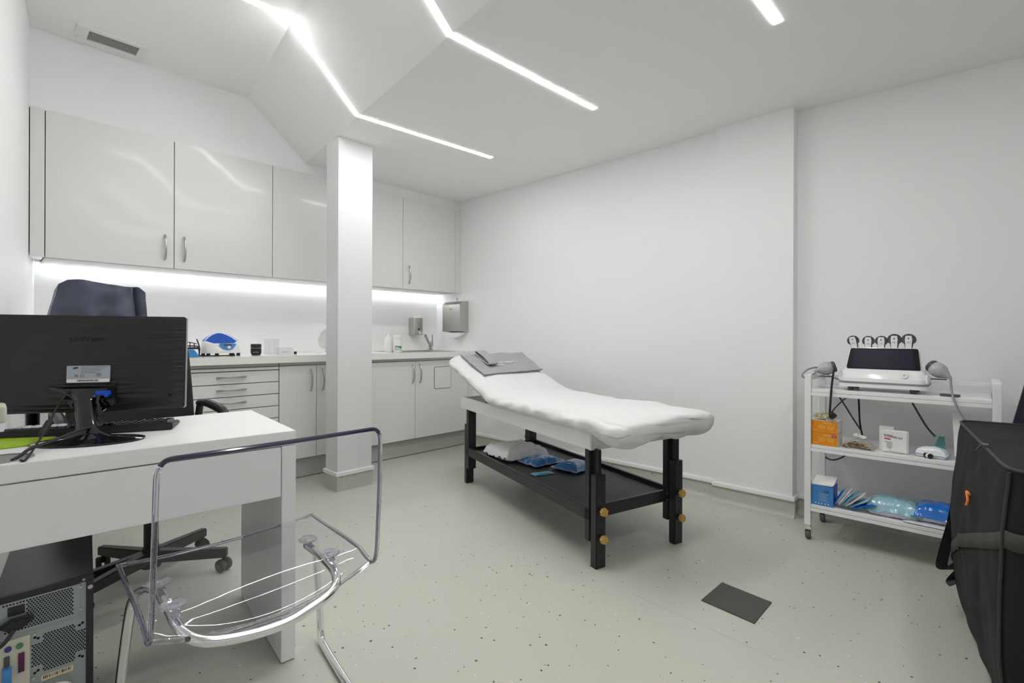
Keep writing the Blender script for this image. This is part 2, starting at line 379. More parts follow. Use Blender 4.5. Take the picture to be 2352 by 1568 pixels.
struct('wall_left', b, 'wall_paint', smooth=False)
b = MB(); b.box(-1.4, 3.9, Y0 - 0.1, Y0, 0, 2.95); struct('wall_front', b, 'wall_paint', smooth=False)
# column
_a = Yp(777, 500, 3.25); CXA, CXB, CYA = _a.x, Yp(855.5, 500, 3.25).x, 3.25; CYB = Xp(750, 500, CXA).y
b = MB(); b.box(CXA, CXB, CYA, CYB, 0, 2.62, 0.002); struct('wall_column', b, 'wall_paint_dimmed', smooth=False)
b = MB()
for (x0, x1, y0, y1) in ((CXA - 0.004, CXB + 0.004, CYA - 0.004, CYB + 0.004),):
    b.mi = 0; b.box(x0, x1, y0, y1, 0, 0.112); b.mi = 1; b.box(x0 - 0.01, x1 + 0.01, y0 - 0.01, y1 + 0.01, 0.108, 0.136, 0.003)
struct('baseboard_column', b, ['vinyl_floor', 'trim_white'], smooth=False)
# coved skirting along the right wall: vinyl upstand and white cap
def skirt(name, segs):
    b = MB()
    for (xa, ya, xb, yb) in segs:
        A = Vector((xa, ya, 0)); B = Vector((xb, yb, 0)); t = (B - A).normalized(); n = Vector((-t.y, t.x, 0))
        prof = [(0.035, 0.0005), (0.018, 0.004), (0.008, 0.012), (0.004, 0.03), (0.004, 0.102), (-0.002, 0.102), (-0.002, 0.0005)]
        b.mi = 0
        bb = bmesh.new(); r0 = [bb.verts.new(A + n * o + Vector((0, 0, z))) for o, z in prof]; r1 = [bb.verts.new(B + n * o + Vector((0, 0, z))) for o, z in prof]
        for k in range(len(prof)): bb.faces.new((r0[k], r0[(k + 1) % len(prof)], r1[(k + 1) % len(prof)], r1[k]))
        bb.faces.new(r0); bb.faces.new(r1[::-1]); bmesh.ops.recalc_face_normals(bb, faces=bb.faces); b._merge(bb)
        b.mi = 1
        q = [(0.0, 0.100), (0.014, 0.100), (0.014, 0.120), (0.010, 0.126), (0.0, 0.126)]
        bb = bmesh.new(); r0 = [bb.verts.new(A - t * 0.0 + n * o + Vector((0, 0, z))) for o, z in q]; r1 = [bb.verts.new(B + n * o + Vector((0, 0, z))) for o, z in q]
        for k in range(len(q)): bb.faces.new((r0[k], r0[(k + 1) % len(q)], r1[(k + 1) % len(q)], r1[k]))
        bb.faces.new(r0); bb.faces.new(r1[::-1]); bmesh.ops.recalc_face_normals(bb, faces=bb.faces); b._merge(bb)
    struct(name, b, ['vinyl_floor', 'trim_white'], smooth=True, angle=50)
skirt('baseboard_right', [(XR, 1.285, XR, 3.72), (3.345, 0.806, 3.345, 1.299), (3.62, -1.3, 3.441, 0.82), (3.44, 0.82, 3.345, 0.82)])
# seam weld and hatch in the floor
b = MB(); A = Zp(1450, 1362, 0); B = Zp(1800, 1520, 0)
t = (B - A).normalized(); n = Vector((-t.y, t.x, 0)) * 0.002
b.hexa([A - n, B - n, B + n, A + n, A - n + UP * .0006, B - n + UP * .0006, B + n + UP * .0006, A + n + UP * .0006]); struct('trim_1', b, 'kick', smooth=False)
b = MB(); P = [Zp(*p, 0) for p in ((1610, 1379), (1733, 1433), (1773, 1384), (1658, 1338))]
b.hexa(P + [p + UP * 0.0035 for p in P], bev=0.001)
single('floor_hatch', b, 'hatch', 'dark square metal cover plate set in the speckled floor', 'floor hatch', smooth=False)

# ------------------------------------------------------------ ceiling light strips
def led_line(pts, label, wdt=0.036):
    r = thing('ceiling_light_strip', label, 'ceiling light', pts[-1], 0, 'recessed light strips in the ceiling')
    for k, (a, c) in enumerate(zip(pts, pts[1:])):
        a = Vector(a); c = Vector(c); t = (c - a).normalized(); s = Vector((-t.y, t.x, 0)).normalized() * wdt / 2
        dn = Vector((0, 0, -1)) - t * t.dot(Vector((0, 0, -1))); dn.normalize()
        b = MB(); a0 = a + dn * -0.002; c0 = c + dn * -0.002
        q = [a0 - s, c0 - s, c0 + s, a0 + s]
        b.hexa([v + dn * 0.0035 for v in q] + q)
        obj('diffuser', b, 'led', r, smooth=False, world=True)
    return r
led_line([(0.88, 2.80, ZU), (f2(2.80), 2.80, ZU), (f1(2.863), 2.863, ZL), (2.701, 2.771, ZL)], 'white ceiling light strip ending nearest the wall cabinets, just past the column')
led_line([(0.80, 1.78, ZU), (f2(1.78), 1.78, ZU), (f1(1.783), 1.783, ZL), (2.554, 1.717, ZL)], 'middle white ceiling light strip bent over the sloping ceiling, above the treatment table')
led_line([(f2(0.69), 0.69, ZU), (f1(0.69), 0.69, ZL), (2.408, 0.654, ZL)], 'white ceiling light strip of which only the end shows at the top right of the view')
led_line([(f2(-0.45), -0.45, ZU), (f1(-0.45), -0.45, ZL), (2.1, -0.45, ZL)], 'short added ceiling light strip, unseen behind the camera, brightening the room')  # extra strip out of view, added to brighten the right wall and desk front

# ------------------------------------------------------------ vent
r = thing('air_vent', 'white framed rectangular air vent with thin slats in the upper ceiling', 'air vent', Zp(255, 95, ZU))
fa, fb, fc, fd = Zp(170, 49, ZU), Zp(343, 108, ZU), Zp(330, 139, ZU), Zp(176, 86, ZU)
x0, x1 = (fa.x + fd.x) / 2, (fb.x + fc.x) / 2; y1, y0 = (fc.y + fd.y) / 2 , (fa.y + fb.y) / 2
y1 = min(y1, 3.93)
gx0, gx1 = x0 + 0.055, x1 - 0.045; gy0, gy1 = y0 + 0.035, y1 - 0.04
b = MB(); z0, z1 = ZU - 0.012, ZU + 0.002
b.box(x0, x1, y0, gy0, z0, z1, .002); b.box(x0, x1, gy1, y1, z0, z1, .002); b.box(x0, gx0, gy0, gy1, z0, z1, .002); b.box(gx1, x1, gy0, gy1, z0, z1, .002)
obj('frame', b, 'trim_white', r, world=True)
b = MB(); b.box(gx0, gx1, gy0, gy1, ZU - 0.001, ZU + 0.001); obj('backing', b, 'gap_dark', r, world=True, smooth=False)
b = MB(); n = 9
for k in range(n):
    y = gy0 + (k + .5) * (gy1 - gy0) / n
    b.box(-(gx1 - gx0) / 2, (gx1 - gx0) / 2, -0.0035, 0.0035, -0.001, 0.001, M=Matrix.Translation(((gx0 + gx1) / 2, y, ZU - 0.006)) @ Matrix.Rotation(0.5, 4, 'X'))
obj('slats', b, 'trim_white', r, world=True, smooth=False)

# ============================================================ wall cabinets
def bow_handle(parent, p, length, axis, out=(0, -1, 0), r=0.0055, rise=0.03):
    """arched bar handle; p is its middle on the door face"""
    p = Vector(p); ax = Vector(axis); o = Vector(out)
    pts = [p + ax * (length / 2 * s) + o * (rise * (1 - s * s) ** 0.5 if abs(s) < 1 else 0) for s in [-1, -.96, -.85, -.6, -.3, 0, .3, .6, .85, .96, 1]]
    b = MB(); b.tube(pts, [r * .8, r, r * 1.1, r * 1.2, r * 1.2, r * 1.2, r * 1.2, r * 1.2, r * 1.1, r, r * .8], n=10)
    return obj('handle', b, 'nickel', parent, world=True, label='arched brushed metal handle')
UZ0, UZ1, UY = 1.545, 2.387, 3.93
def wall_cabinet(x0, x1, doors, label):
    r = thing('wall_cabinet', label, 'cabinet', ((x0 + x1) / 2, 4.13, UZ0), 0, 'white wall cabinets over the counter')
    b = MB(); b.box(x0 + .001, x1 - .001, UY + 0.021, YB - .002, UZ0, UZ1); obj('body', b, 'gap_dark', r, smooth=False, world=True)
    b = MB(); b.box(x0 + .001, x1 - .001, UY + 0.021, YB - .045, UZ0 - 0.012, UZ0 - 0.0005); obj('bottom_panel', b, 'kick', r, smooth=False, world=True)
    for (a, c, hx) in doors:
        b = MB(); b.box(a + .002, c - .002, UY, UY + .02, UZ0 - 0.01, UZ1, .0015); d = obj('door', b, 'cabinet_white', r, smooth=False, world=True)
        if hx is not None: bow_handle(d, (hx, UY, UZ0 + 0.125), 0.165, (0, 0, 1))
    return r
wall_cabinet(0.235, 1.503, [(0.235, 0.867, 0.815), (0.867, 1.503, 0.925)], 'leftmost white double-door wall cabinet, two arched handles side by side')
wall_cabinet(1.503, 2.68, [(1.503, 2.087, None), (2.087, 2.68, None)], 'white wall cabinet partly hidden behind the column, its doors showing no handles')
wall_cabinet(2.68, 3.318, [(2.68, 3.318, 2.745)], 'right-hand white wall cabinet above the sink, one door with an arched handle')
b = MB(); b.box(0.172, 0.233, UY, UY + .02, UZ0 - .01, UZ1, .001); b.box(0.172, 0.233, UY + .02, UY + .25, UZ0, UZ0 + .02); b.box(3.32, XR - .001, UY, UY + .02, UZ0 - .01, UZ1, .001); b.box(3.32, XR - .001, UY + .02, UY + .25, UZ0, UZ0 + .02)
struct('trim_2', b, 'cabinet_white', smooth=False)
b = MB(); b.box(0.25, XR - .02, YB - .040, YB - .012, UZ0 - 0.014, UZ0 - 0.002)
single('under_cabinet_light', b, 'led_cabinet', 'long white light strip glowing under the wall cabinets along the back wall', 'light strip', smooth=False)

# ============================================================ base cabinets and worktop
LY, LZ0, LZ1 = 3.74, 0.16, 0.862
def base_body(r, x0, x1):
    b = MB(); b.box(x0 + .001, x1 - .001, LY + 0.021, YB - .003, 0.16, 0.888); obj('body', b, 'gap_dark', r, smooth=False, world=True)
    b = MB(); b.box(x0 + .001, x1 - .001, LY + .055, LY + .07, 0.006, 0.158); obj('toe_kick', b, 'kick', r, smooth=False, world=True, label='grey plinth panel')
    b = MB(); b.box(x0 + .001, x1 - .001, LY + .004, LY + .02, 0.866, 0.886, .001); obj('top_rail', b, 'edge_metal', r, smooth=False, world=True, label='metal grip channel under the worktop')
def base_cabinet(x0, x1, doors, label):
    r = thing('base_cabinet', label, 'cabinet', ((x0 + x1) / 2, 4.03, 0), 0, 'white base cabinets under the worktop'); base_body(r, x0, x1)
    ds = []
    for (a, c, hx) in doors:
        b = MB(); b.box(a + .002, c - .002, LY, LY + .02, LZ0, LZ1, .0015); d = obj('door', b, 'cabinet_white', r, smooth=False, world=True); ds.append(d)
        if hx is not None: bow_handle(d, (hx, LY, 0.748), 0.165, (0, 0, 1))
    return r, ds
def drawer_unit(x0, x1, label):
    r = thing('drawer_cabinet', label, 'cabinet', ((x0 + x1) / 2, 4.03, 0), 0, 'white base cabinets under the worktop'); base_body(r, x0, x1)
    b = MB(); b.box(x0 + .002, x1 - .002, LY, LY + .02, 0.842, LZ1, .0012); obj('top_strip', b, 'cabinet_white', r, smooth=False, world=True)
    zs = [0.838, 0.752, 0.664, 0.576, 0.488, 0.400, 0.28, 0.16]
    for a, c in zip(zs, zs[1:]):
        b = MB(); b.box(x0 + .002, x1 - .002, LY, LY + .02, c + .003, a - .002, .0015); d = obj('drawer', b, 'cabinet_white', r, smooth=False, world=True)
        bow_handle(d, ((x0 + x1) / 2, LY, (a + c) / 2 + .006), 0.185, (1, 0, 0))
drawer_unit(0.205, 0.845, 'white drawer cabinet hidden behind the desk and office chair')
drawer_unit(0.847, 1.478, 'white drawer cabinet beside the office chair, stacked drawers with arched handles')
base_cabinet(1.48, 2.045, [(1.48, 1.762, 1.715), (1.762, 2.045, 1.81)], 'white base cabinet with two narrow doors, just left of the column')
r, ds = base_cabinet(2.047, 3.335, [(2.047, 2.688, 2.655), (2.688, 3.335, 2.735)], 'white sink base cabinet right of the column, one door with a square flap')
b = MB(); a = Yp(997, 842, LY); c = Yp(1036, 890, LY)
M = frame((0, LY - .0005, 0), (1, 0, 0), (0, 0, 1))
b.mi = 0; b.prism(rrect(a.x, c.x, c.z, a.z, 0.022), -0.0005, 0.001, M)
b.mi = 1; b.prism(rrect(a.x + .005, c.x - .005, c.z + .005, a.z - .005, 0.018), -0.0006, 0.003, M)
obj('waste_flap', b, ['gap_dark', 'cabinet_white'], ds[1], world=True)
b = MB(); b.box(3.337, XR - .001, LY, LY + .02, LZ0, LZ1); b.box(3.337, XR - .001, LY + .055, LY + .07, .006, .158); struct('trim_3', b, 'cabinet_white', smooth=False)
# worktop with sink opening
sx0, sx1, sy0, sy1 = 2.60, 3.18, 3.80, 4.22
b = MB(); z0, z1 = 0.889, 0.941
b.box(0.21, sx0, 3.70, YB - .002, z0, z1); b.box(sx1, XR - .002, 3.70, YB - .002, z0, z1); b.box(sx0, sx1, 3.70, sy0, z0, z1); b.box(sx0, sx1, sy1, YB - .002, z0, z1)
single('worktop', b, 'counter', 'long white worktop running along the cabinets under the glowing wall', 'countertop', smooth=False)
b = MB()
b.prism(rrect(sx0 - .02, sx1 + .02, sy0 - .02, sy1 + .02, .05), 0.9415, 0.9445)
b2 = MB()
r = thing('sink', 'shallow steel sink set in the worktop below the soap dispenser', 'sink', ((sx0 + sx1) / 2, (sy0 + sy1) / 2, 0.942))
b = MB(); e = 0.022
b.box(sx0 - e, sx1 + e, sy0 - e, sy0 + .004, .9418, .9455, .001); b.box(sx0 - e, sx1 + e, sy1 - .004, sy1 + e, .9418, .9455, .001)
b.box(sx0 - e, sx0 + .004, sy0, sy1, .9418, .9455, .001); b.box(sx1 - .004, sx1 + e, sy0, sy1, .9418, .9455, .001); obj('rim', b, 'steel', r, world=True)
b = MB(); q = 0.003
b.box(sx0 + q, sx1 - q, sy0 + q, sy0 + q + .002, .895, .944); b.box(sx0 + q, sx1 - q, sy1 - q - .002, sy1 - q, .895, .944); b.box(sx0 + q, sx0 + q + .002, sy0 + q, sy1 - q, .895, .944)
b.box(sx1 - q - .002, sx1 - q, sy0 + q, sy1 - q, .895, .944); b.box(sx0 + q, sx1 - q, sy0 + q, sy1 - q, .8905, .8925); obj('basin', b, 'steel', r, world=True)
# faucet
fp = Yp(989, 806, 4.245); fp.z = 0.9465
r = thing('faucet', 'chrome mixer tap with a tall thin lever behind the sink', 'faucet', fp)
b = MB(); b.lathe([(0, 0), (.027, 0), (.027, .006), (.02, .012), (.017, .05), (.018, .065), (0, .07)], fp); obj('base', b, 'faucet_chrome', r, world=True)
b = MB(); tip = Yp(977, 771, 4.12)
b.tube([fp + Vector((0, 0, .04)), fp.lerp(tip, .5) + Vector((0, 0, .02)), tip + Vector((0, 0, .008)), tip + Vector((-.012, -.02, -.006))], [.015, .013, .012, .014], n=14, smooth=4)
b.cyl(tip + Vector((-.012, -.02, -.006)), tip + Vector((-.012, -.022, -.026)), .012, .013); obj('spout', b, 'faucet_chrome', r, world=True)
b = MB(); b.tube([fp + Vector((.012, 0, .06)), fp + Vector((.018, 0, .10))], [.012, .009]); b.tube([Yp(994, 795, 4.245), Yp(993, 768, 4.25)], [.0045, .006]); obj('lever', b, 'faucet_chrome', r, world=True)
# soap dispenser on back wall
a = Yp(943.5, 729, YB - .0); c = Yp(971, 769, YB - .1)
r = thing('soap_dispenser', 'brushed steel soap dispenser mounted on the back wall over the sink', 'soap dispenser', (c.x - .06, YB - .05, c.z))
x0 = Yp(952, 750, YB - .105).x; x1 = c.x; zt, zb = Yp(952, 728, YB - .105).z, c.z
b = MB(); b.box(x0, x1, YB - .105, YB - .001, zb, zt, .008, seg=3); obj('body', b, 'steel', r, world=True)
bx = Yp(962, 756, YB - .105)
b = MB(); b.cyl((bx.x, YB - .105, bx.z), (bx.x, YB - .111, bx.z), .008, n=16); obj('window', b, 'screen_glass', r, world=True)
b = MB(); b.lathe([(0, 0), (.012, 0), (.012, .01), (.016, .014), (.0, .018)], M=frame((bx.x + .004, YB - .105, bx.z - .035), (1, 0, 0), (0, 0, 1)) ); b.tube([(bx.x - .012, YB - .11, bx.z - .037), (bx.x + .03, YB - .12, bx.z - .034)], .005); obj('push_lever', b, 'chrome', r, world=True)
# paper towel dispenser on the right wall
XD = XR - .115
yn = Xp(1056, 740, XD).y; yf = Xp(1016, 740, XD).y
zt = Xp(1056, 698, XD).z; zb = Xp(1056, 763, XD).z
r = thing('towel_dispenser', 'tall brushed steel paper towel dispenser on the right wall near the cabinets', 'paper towel dispenser', (XR - .05, (yn + yf) / 2, zb))
b = MB(); M = frame((0, yn, 0), (1, 0, 0), (0, 0, 1))   # profile x,z extruded along -y
b.prism([(XR - .001, zb), (XR - .001, zt + .035), (XD + .035, zt + .03), (XD, zt), (XD, zb + .01)], -(yf - yn), 0, M, bev=.002); obj('body', b, 'steel', r, world=True)
ym = (yn + yf) / 2
b = MB(); b.tube([(XD + .055, ym - .03, zt + .03), (XD + .055, ym - .03, zt + .055)], .005); b.sph((XD + .055, ym - .03, zt + .062), .009); obj('key', b, 'nickel', r, world=True)
b = MB(); b.box(XD - .001, XD + .001, ym - .015, ym + .015, zt - .05, zt - .043); obj('emblem', b, 'dark_print', r, world=True, smooth=False)
b = MB()
b.hexa([(XD + .012, yn + .03, zb - .045), (XD + .012, yf - .10, zb - .06), (XD + .016, yf - .10, zb - .06), (XD + .016, yn + .03, zb - .045),
        (XD + .012, yn + .01, zb - .001), (XD + .012, yf - .02, zb - .001), (XD + .10, yf - .02, zb - .001), (XD + .10, yn + .01, zb - .001)])
single('paper_towel', b, 'paper', 'white paper towel hanging out below the steel dispenser', 'paper towel', smooth=False)
CT = 0.942
def on_counter(px, y): p = Yp(px, 808, y); return Vector((p.x, y, CT))
# spray bottle
p = on_counter(893, 3.98); p.x = Yp(893, 790, 3.98).x
r = thing('spray_bottle', 'translucent white spray bottle with trigger head, left of the wipes tub', 'spray bottle', p)
b = MB(); b.lathe([(0, 0), (.036, 0), (.038, .006), (.038, .10), (.034, .125), (.018, .15), (.013, .16), (.013, .168), (0, .168)], p); obj('bottle', b, 'white_plastic', r, world=True)
b = MB(); b.lathe([(0, .166), (.015, .166), (.015, .185), (.009, .19), (.009, .2), (0, .2)], p)
dr = Vector((.72, -.69, 0))
M = frame(p + Vector((0, 0, .195)), dr, (0, 0, 1)); b.prism([(.045, .022), (.03, .032), (-.035, .032), (-.04, .024), (-.04, .012), (.0, .008), (.02, .006)], -.011, .011, M, bev=.003)
b.tube([p - dr * .025 + Vector((0, 0, .205)), p - dr * .035 + Vector((0, 0, .18)), p - dr * .03 + Vector((0, 0, .155))], .005, smooth=3); obj('trigger_head', b, 'white_plastic', r, world=True)
# wipes tub
p = on_counter(914, 3.86)
r = thing('wipes_tub', 'white wipes canister with a green swirl label, beside the spray bottle', 'tub', p)
b = MB(); b.lathe([(0, 0), (.037, 0), (.038, .004), (.038, .125), (0, .125)], p); obj('tub', b, 'white_plastic', r, world=True)
b = MB(); b.lathe([(0, .125), (.039, .125), (.041, .13), (.041, .15), (.037, .158), (0, .158)], p); obj('lid', b, 'white_plastic', r, world=True)
def wrap(p, rad, a0, a1, fn0, fn1, n=24):
    b = MB(); b.grid(lambda u, v: Vector((p.x + rad * math.cos(a0 + (a1 - a0) * u), p.y + rad * math.sin(a0 + (a1 - a0) * u), p.z + fn0(u) + (fn1(u) - fn0(u)) * v)), n, 4); return b
fc = math.atan2(-p.y, -p.x)
obj('green_label', wrap(p, .0386, fc - .9, fc + .9, lambda u: .018, lambda u: .045 + .008 * math.sin(u * 5)), 'pale_green_print', r, world=True)
obj('green_swirl', wrap(p, .0388, fc - .9, fc + .9, lambda u: .045 + .008 * math.sin(u * 5), lambda u: .052 + .008 * math.sin(u * 5) + .03 * max(0, u - .45)), 'green_print', r, world=True)
# ultrasonic cleaner / white device with blue lid
p = Vector((1.0, 3.93, CT)); xa = Yp(463, 800, 3.9).x; xb = Yp(552, 800, 3.9).x; p.x = (xa + xb) / 2; hw = (xb - xa) / 2
r = thing('tabletop_cleaner', 'white tabletop cleaning device with a domed blue lid on the worktop', 'cleaning device', p)
def shell(u, v):
    a = 2 * PI * u; e = 2.6
    zz = v; k = 1 - 0.16 * zz ** 2
    cx_, sy_ = math.cos(a), math.sin(a)
    x = math.copysign(abs(cx_) ** (2 / e), cx_) * hw * k; y = math.copysign(abs(sy_) ** (2 / e), sy_) * .105 * k
    ztop = .112 - .040 * (1 - (x / hw) ** 2) * max(0, -y / .105)
    return p + Vector((x, y, .022 + v * (ztop - .022)))
b = MB(); b.grid(shell, 48, 10, True); bmesh.ops.holes_fill(b.bm, edges=[e for e in b.bm.edges if e.is_boundary], sides=0); bmesh.ops.recalc_face_normals(b.bm, faces=b.bm.faces)
obj('body', b, 'white_plastic', r, world=True, angle=60)
b = MB()
def dome(u, v):
    a = 2 * PI * u; rr = (1 - v); hw2 = hw * .9; x = math.cos(a) * hw2 * rr; y = math.sin(a) * .09 * rr
    z0 = .112 - .042 * (1 - (x / hw2) ** 2) * max(0, -y / .09)
    return p + Vector((x, y, z0 + (.052) * (1 - rr ** 2) + .0 * v))
b.grid(dome, 48, 14, True); b.grid(lambda u, v: p + Vector((math.cos(2 * PI * u) * hw * .9 * (1 - v * .999), math.sin(2 * PI * u) * .09 * (1 - v * .999), .110 - .042 * max(0, -math.sin(2 * PI * u)) * (1 - math.cos(2 * PI * u) ** 2 * (1 - v) ** 2) * (1 - v))), 48, 6, True)
bmesh.ops.remove_doubles(b.bm, verts=b.bm.verts, dist=.0005); bmesh.ops.recalc_face_normals(b.bm, faces=b.bm.faces)
obj('lid', b, 'blue_lid', r, world=True, angle=60)
q = Yp(523, 796, p.y - .1)
M = frame((q.x, p.y - .1015, q.z + .002), (1, 0, -.0), (0, .12, 1)) @ Matrix.Scale(1.25, 4)
b = MB(); b.prism([(-.042, .016), (.042, .016), (.04, .006), (.025, -.012), (.01, -.018), (-.01, -.018), (-.025, -.012), (-.04, .006)], -.004, .004, M, bev=.001); obj('control_panel', b, 'blue_panel', r, world=True)
b = MB(); b.box(-.022, .02, .002, .013, .004, .005, M=M); obj('display', b, 'dark_grey', r, world=True, smooth=False)
b = MB(); b.cyl(M @ Vector((.004, -.006, .003)), M @ Vector((.004, -.006, .012)), .011, .0105, bev=.002); obj('knob', b, 'white_plastic', r, world=True)
for sx in (-.09, -.04, .05, .10):
    for sy in ((-.07,) if abs(sx) < .06 else (-.06, .06)):
        b = MB(); b.cyl(p + Vector((sx, sy, .001)), p + Vector((sx, sy, .024)), .013, .011, n=14); obj('foot', b, 'black_rubber', r, world=True)
# blue stand with black wire spectacles
p = Vector((Yp(449, 815, 3.86).x, 3.86, CT))
r = thing('magnifier_headset', 'black magnifier headset lying on a small blue box left of the cleaning device', 'magnifier', p + Vector((-.03, 0, 0)))
b = MB(); b.hexa([p + Vector(v) for v in ((-.10, -.03, 0), (.02, -.03, 0), (.02, .03, 0), (-.10, .03, 0), (-.10, -.03, .05), (-.015, -.03, .05), (-.015, .03, .05), (-.10, .03, .05))], bev=.002); obj('blue_box', b, 'blue_panel', r, world=True)
b = MB(); b.tube([p + Vector(v) for v in ((-.1, .0, .08), (-.04, .0, .075), (.01, .0, .072), (.02, .01, .055), (.028, .02, .03), (.03, .03, .01))], .004, smooth=4)
b.tube([p + Vector(v) for v in ((.012, .02, .12), (.022, .02, .09), (.03, .02, .05), (.025, .02, .02))], .004, smooth=4)
b.box(p.x - .09, p.x + .02, p.y - .02, p.y + .04, CT + .052, CT + .066, .004)
b.tube([p + Vector(v) for v in ((-.09, .01, .105), (-.03, .01, .098), (.01, .01, .088))], .003)
b.tube([p + Vector(v) for v in ((-.03, .01, .10), (-.03, .01, .065))], .003); b.tube([p + Vector(v) for v in ((-.005, .01, .092), (-.005, .01, .065))], .003); obj('headset', b, 'black_plastic', r, world=True)
single('loose_cable', MB().tube([(p.x + .03, 3.9, CT + .006), (p.x + .1, 3.82, CT + .006), (p.x + .17, 3.80, CT + .006), (p.x + .25, 3.88, CT + .006)], .0045, smooth=5), 'black_rubber', 'black cord lying on the worktop in front of the cleaning device', 'cord')
# camera lens
p = on_counter(588, 3.88)
r = thing('camera_lens', 'short black camera lens standing on the worktop right of the cleaning device', 'camera lens', p)
b = MB(); b.lathe([(0, .001), (.030, .001), (.031, .012), (.0355, .014), (.036, .05), (.0345, .052), (.0345, .062), (.0365, .064), (.0365, .072), (.034, .084), (0, .084)], p); obj('barrel', b, 'black_plastic', r, world=True)
b = MB(); b.lathe([(.0362, .053), (.037, .053), (.037, .056), (.0362, .056)], p); obj('focus_ring', b, 'mid_grey', r, world=True)
fc = math.atan2(-p.y, -p.x)
for k in range(4): obj('scale_mark', wrap(p, .0363, fc - .5 + k * .25, fc - .4 + k * .25, lambda u: .022, lambda u: .026, 3), 'white_print', r, world=True, smooth=False)
# clear acrylic holders with small dark things
def clear_box(name, px0, px1, y, h, label, d=.09):
    a = Yp(px0, 800, y).x; c = Yp(px1, 800, y).x; r = thing(name, label, 'container', ((a + c) / 2, y, CT)); b = MB(); t = .003
    b.box(a, c, y - d / 2, y - d / 2 + t, CT + .0005, CT + h); b.box(a, c, y + d / 2 - t, y + d / 2, CT + .0005, CT + h); b.box(a, a + t, y - d / 2, y + d / 2, CT + .0005, CT + h); b.box(c - t, c, y - d / 2, y + d / 2, CT + .0005, CT + h); b.box(a, c, y - d / 2, y + d / 2, CT + .0005, CT + .004)
    obj('walls', b, 'clear_box', r, world=True, smooth=False); return r
r = clear_box('clear_jar', 612, 636, 3.98, .12, 'tall clear plastic holder on the worktop, right of the black lens')
r = clear_box('clear_box', 640, 668, 3.92, .055, 'low clear plastic box with small grey writing on the worktop')
text('OHr', .024, frame((Yp(654, 806, 3.873).x, 3.873, CT + .022), (1, 0, 0), (0, 0, 1)), 'grey_print', r)
p = on_counter(680, 3.95); p.x = Yp(678, 802, 3.95).x
single('black_cube', MB().box(p.x - .009, p.x + .009, 3.94, 3.955, CT + .0005, CT + .022, .001), 'black_plastic', 'tiny black cube standing on the worktop near the round mirror', 'cube')
# round mirror
p = on_counter(748, 3.97); p.x = Yp(746, 780, 3.97).x; c = Yp(750, 776, 3.97)
r = thing('tabletop_mirror', 'round white mirror on a wire stand, half hidden behind the column', 'mirror', p)
M = frame(c, (.9, .3, 0), (.1, -.25, 1)); b = MB(); b.lathe([(0, -.01), (.06, -.01), (.085, -.004), (.09, .004), (.086, .009), (.08, .006), (0, .004)], M=M); obj('dish', b, 'white_plastic', r, world=True)
b = MB(); b.tube([c + Vector((0, .01, -.07)), c + Vector((0, .015, -.11)), p + Vector((-.07, .03, .004))], .004, smooth=3); b.tube([c + Vector((0, .015, -.11)), p + Vector((.02, -.04, .004))], .004); b.tube([c + Vector((0, .01, -.03)), c + Vector((0, .012, -.1))], .008); obj('stand', b, 'white_plastic', r, world=True)

# ============================================================ desk
DT = 0.766
DA = Zp(680, 988, DT)           # front right corner
dx = Vector((math.cos(-.075), math.sin(-.075), 0)); dy = Vector((math.sin(.11), math.cos(.11), 0))
DO = DA - dx * 1.45
dB = 0.60
r = thing('desk', 'white desk with a thick top and panel legs, carrying the monitor', 'desk', (DO + DA) / 2 - UP * DT + dy * .3)
def dbox(b, s0, s1, t0, t1, z0, z1):   # s along front edge from left, t depth from the front
    f = lambda s, t, z: Vector((DO.x, DO.y, 0)) + dx * s + dy * t + UP * z
    b.hexa([f(s0, t0, z0), f(s1, t0, z0), f(s1, t1, z0), f(s0, t1, z0), f(s0, t0, z1), f(s1, t0, z1), f(s1, t1, z1), f(s0, t1, z1)], bev=.0015)
# top with a round cable hole near the left of the view
b = MB(); dbox(b, 0, 1.45, 0, dB, DT - .046, DT); obj('desktop', b, 'desk_white', r, world=True, smooth=False)
hc = Zp(2, 1055, DT); b = MB(); b.lathe([(0, .0003), (.055, .0003), (.055, .003), (.062, .003), (.063, .0002)], Vector((hc.x, hc.y, DT))); obj('cable_grommet', b, 'mid_grey', r, world=True, label='grey round cable port in the desktop')
b = MB(); dbox(b, 1.405, 1.45, 0.0, dB - .03, 0.003, DT - .048); obj('panel_leg', b, 'desk_white', r, world=True, smooth=False)
b = MB(); dbox(b, 0.0, 0.045, 0.0, dB - .03, 0.003, DT - .048); obj('panel_leg', b, 'desk_white', r, world=True, smooth=False)
b = MB(); dbox(b, 0.047, 1.403, 0.001, 0.02, 0.553, DT - .050); obj('modesty_panel', b, 'desk_white', r, world=True, smooth=False)

# ============================================================ monitor
ML = Vector((.031, 2.204, 0)); MRt = Vector((.471, 1.973, 0)); mx = (MRt - ML).normalized(); mn = Vector((mx.y, -mx.x, 0))   # mn: towards the camera
MC = Vector((.233, 2.098, 0)); tilt = -.02
MM = frame(MC + UP * .992, mx, UP + mn * -.06)
r = thing('monitor', 'black widescreen monitor seen from behind, standing on the white desk', 'monitor', MC + mn * .12 + UP * DT)
W, Hh = .262, .152
def back(u, v):
    x = -W + 2 * W * u; y = -Hh + 2 * Hh * v
    e = min(1, min(u, 1 - u) * 2 * W / .03, min(v, 1 - v) * 2 * Hh / .03)
    return MM @ Vector((x, y - .006 * math.cos(u * PI * 2 - PI) * (1 if v < .2 else 0), -.0 + .012 * e + .02 * max(0, 1 - ((x / .2) ** 2 + (y / .13) ** 2)) * e))
b = MB(); b.grid(back, 70, 40); obj('back_shell', b, 'monitor_shell', r, world=True, angle=60)
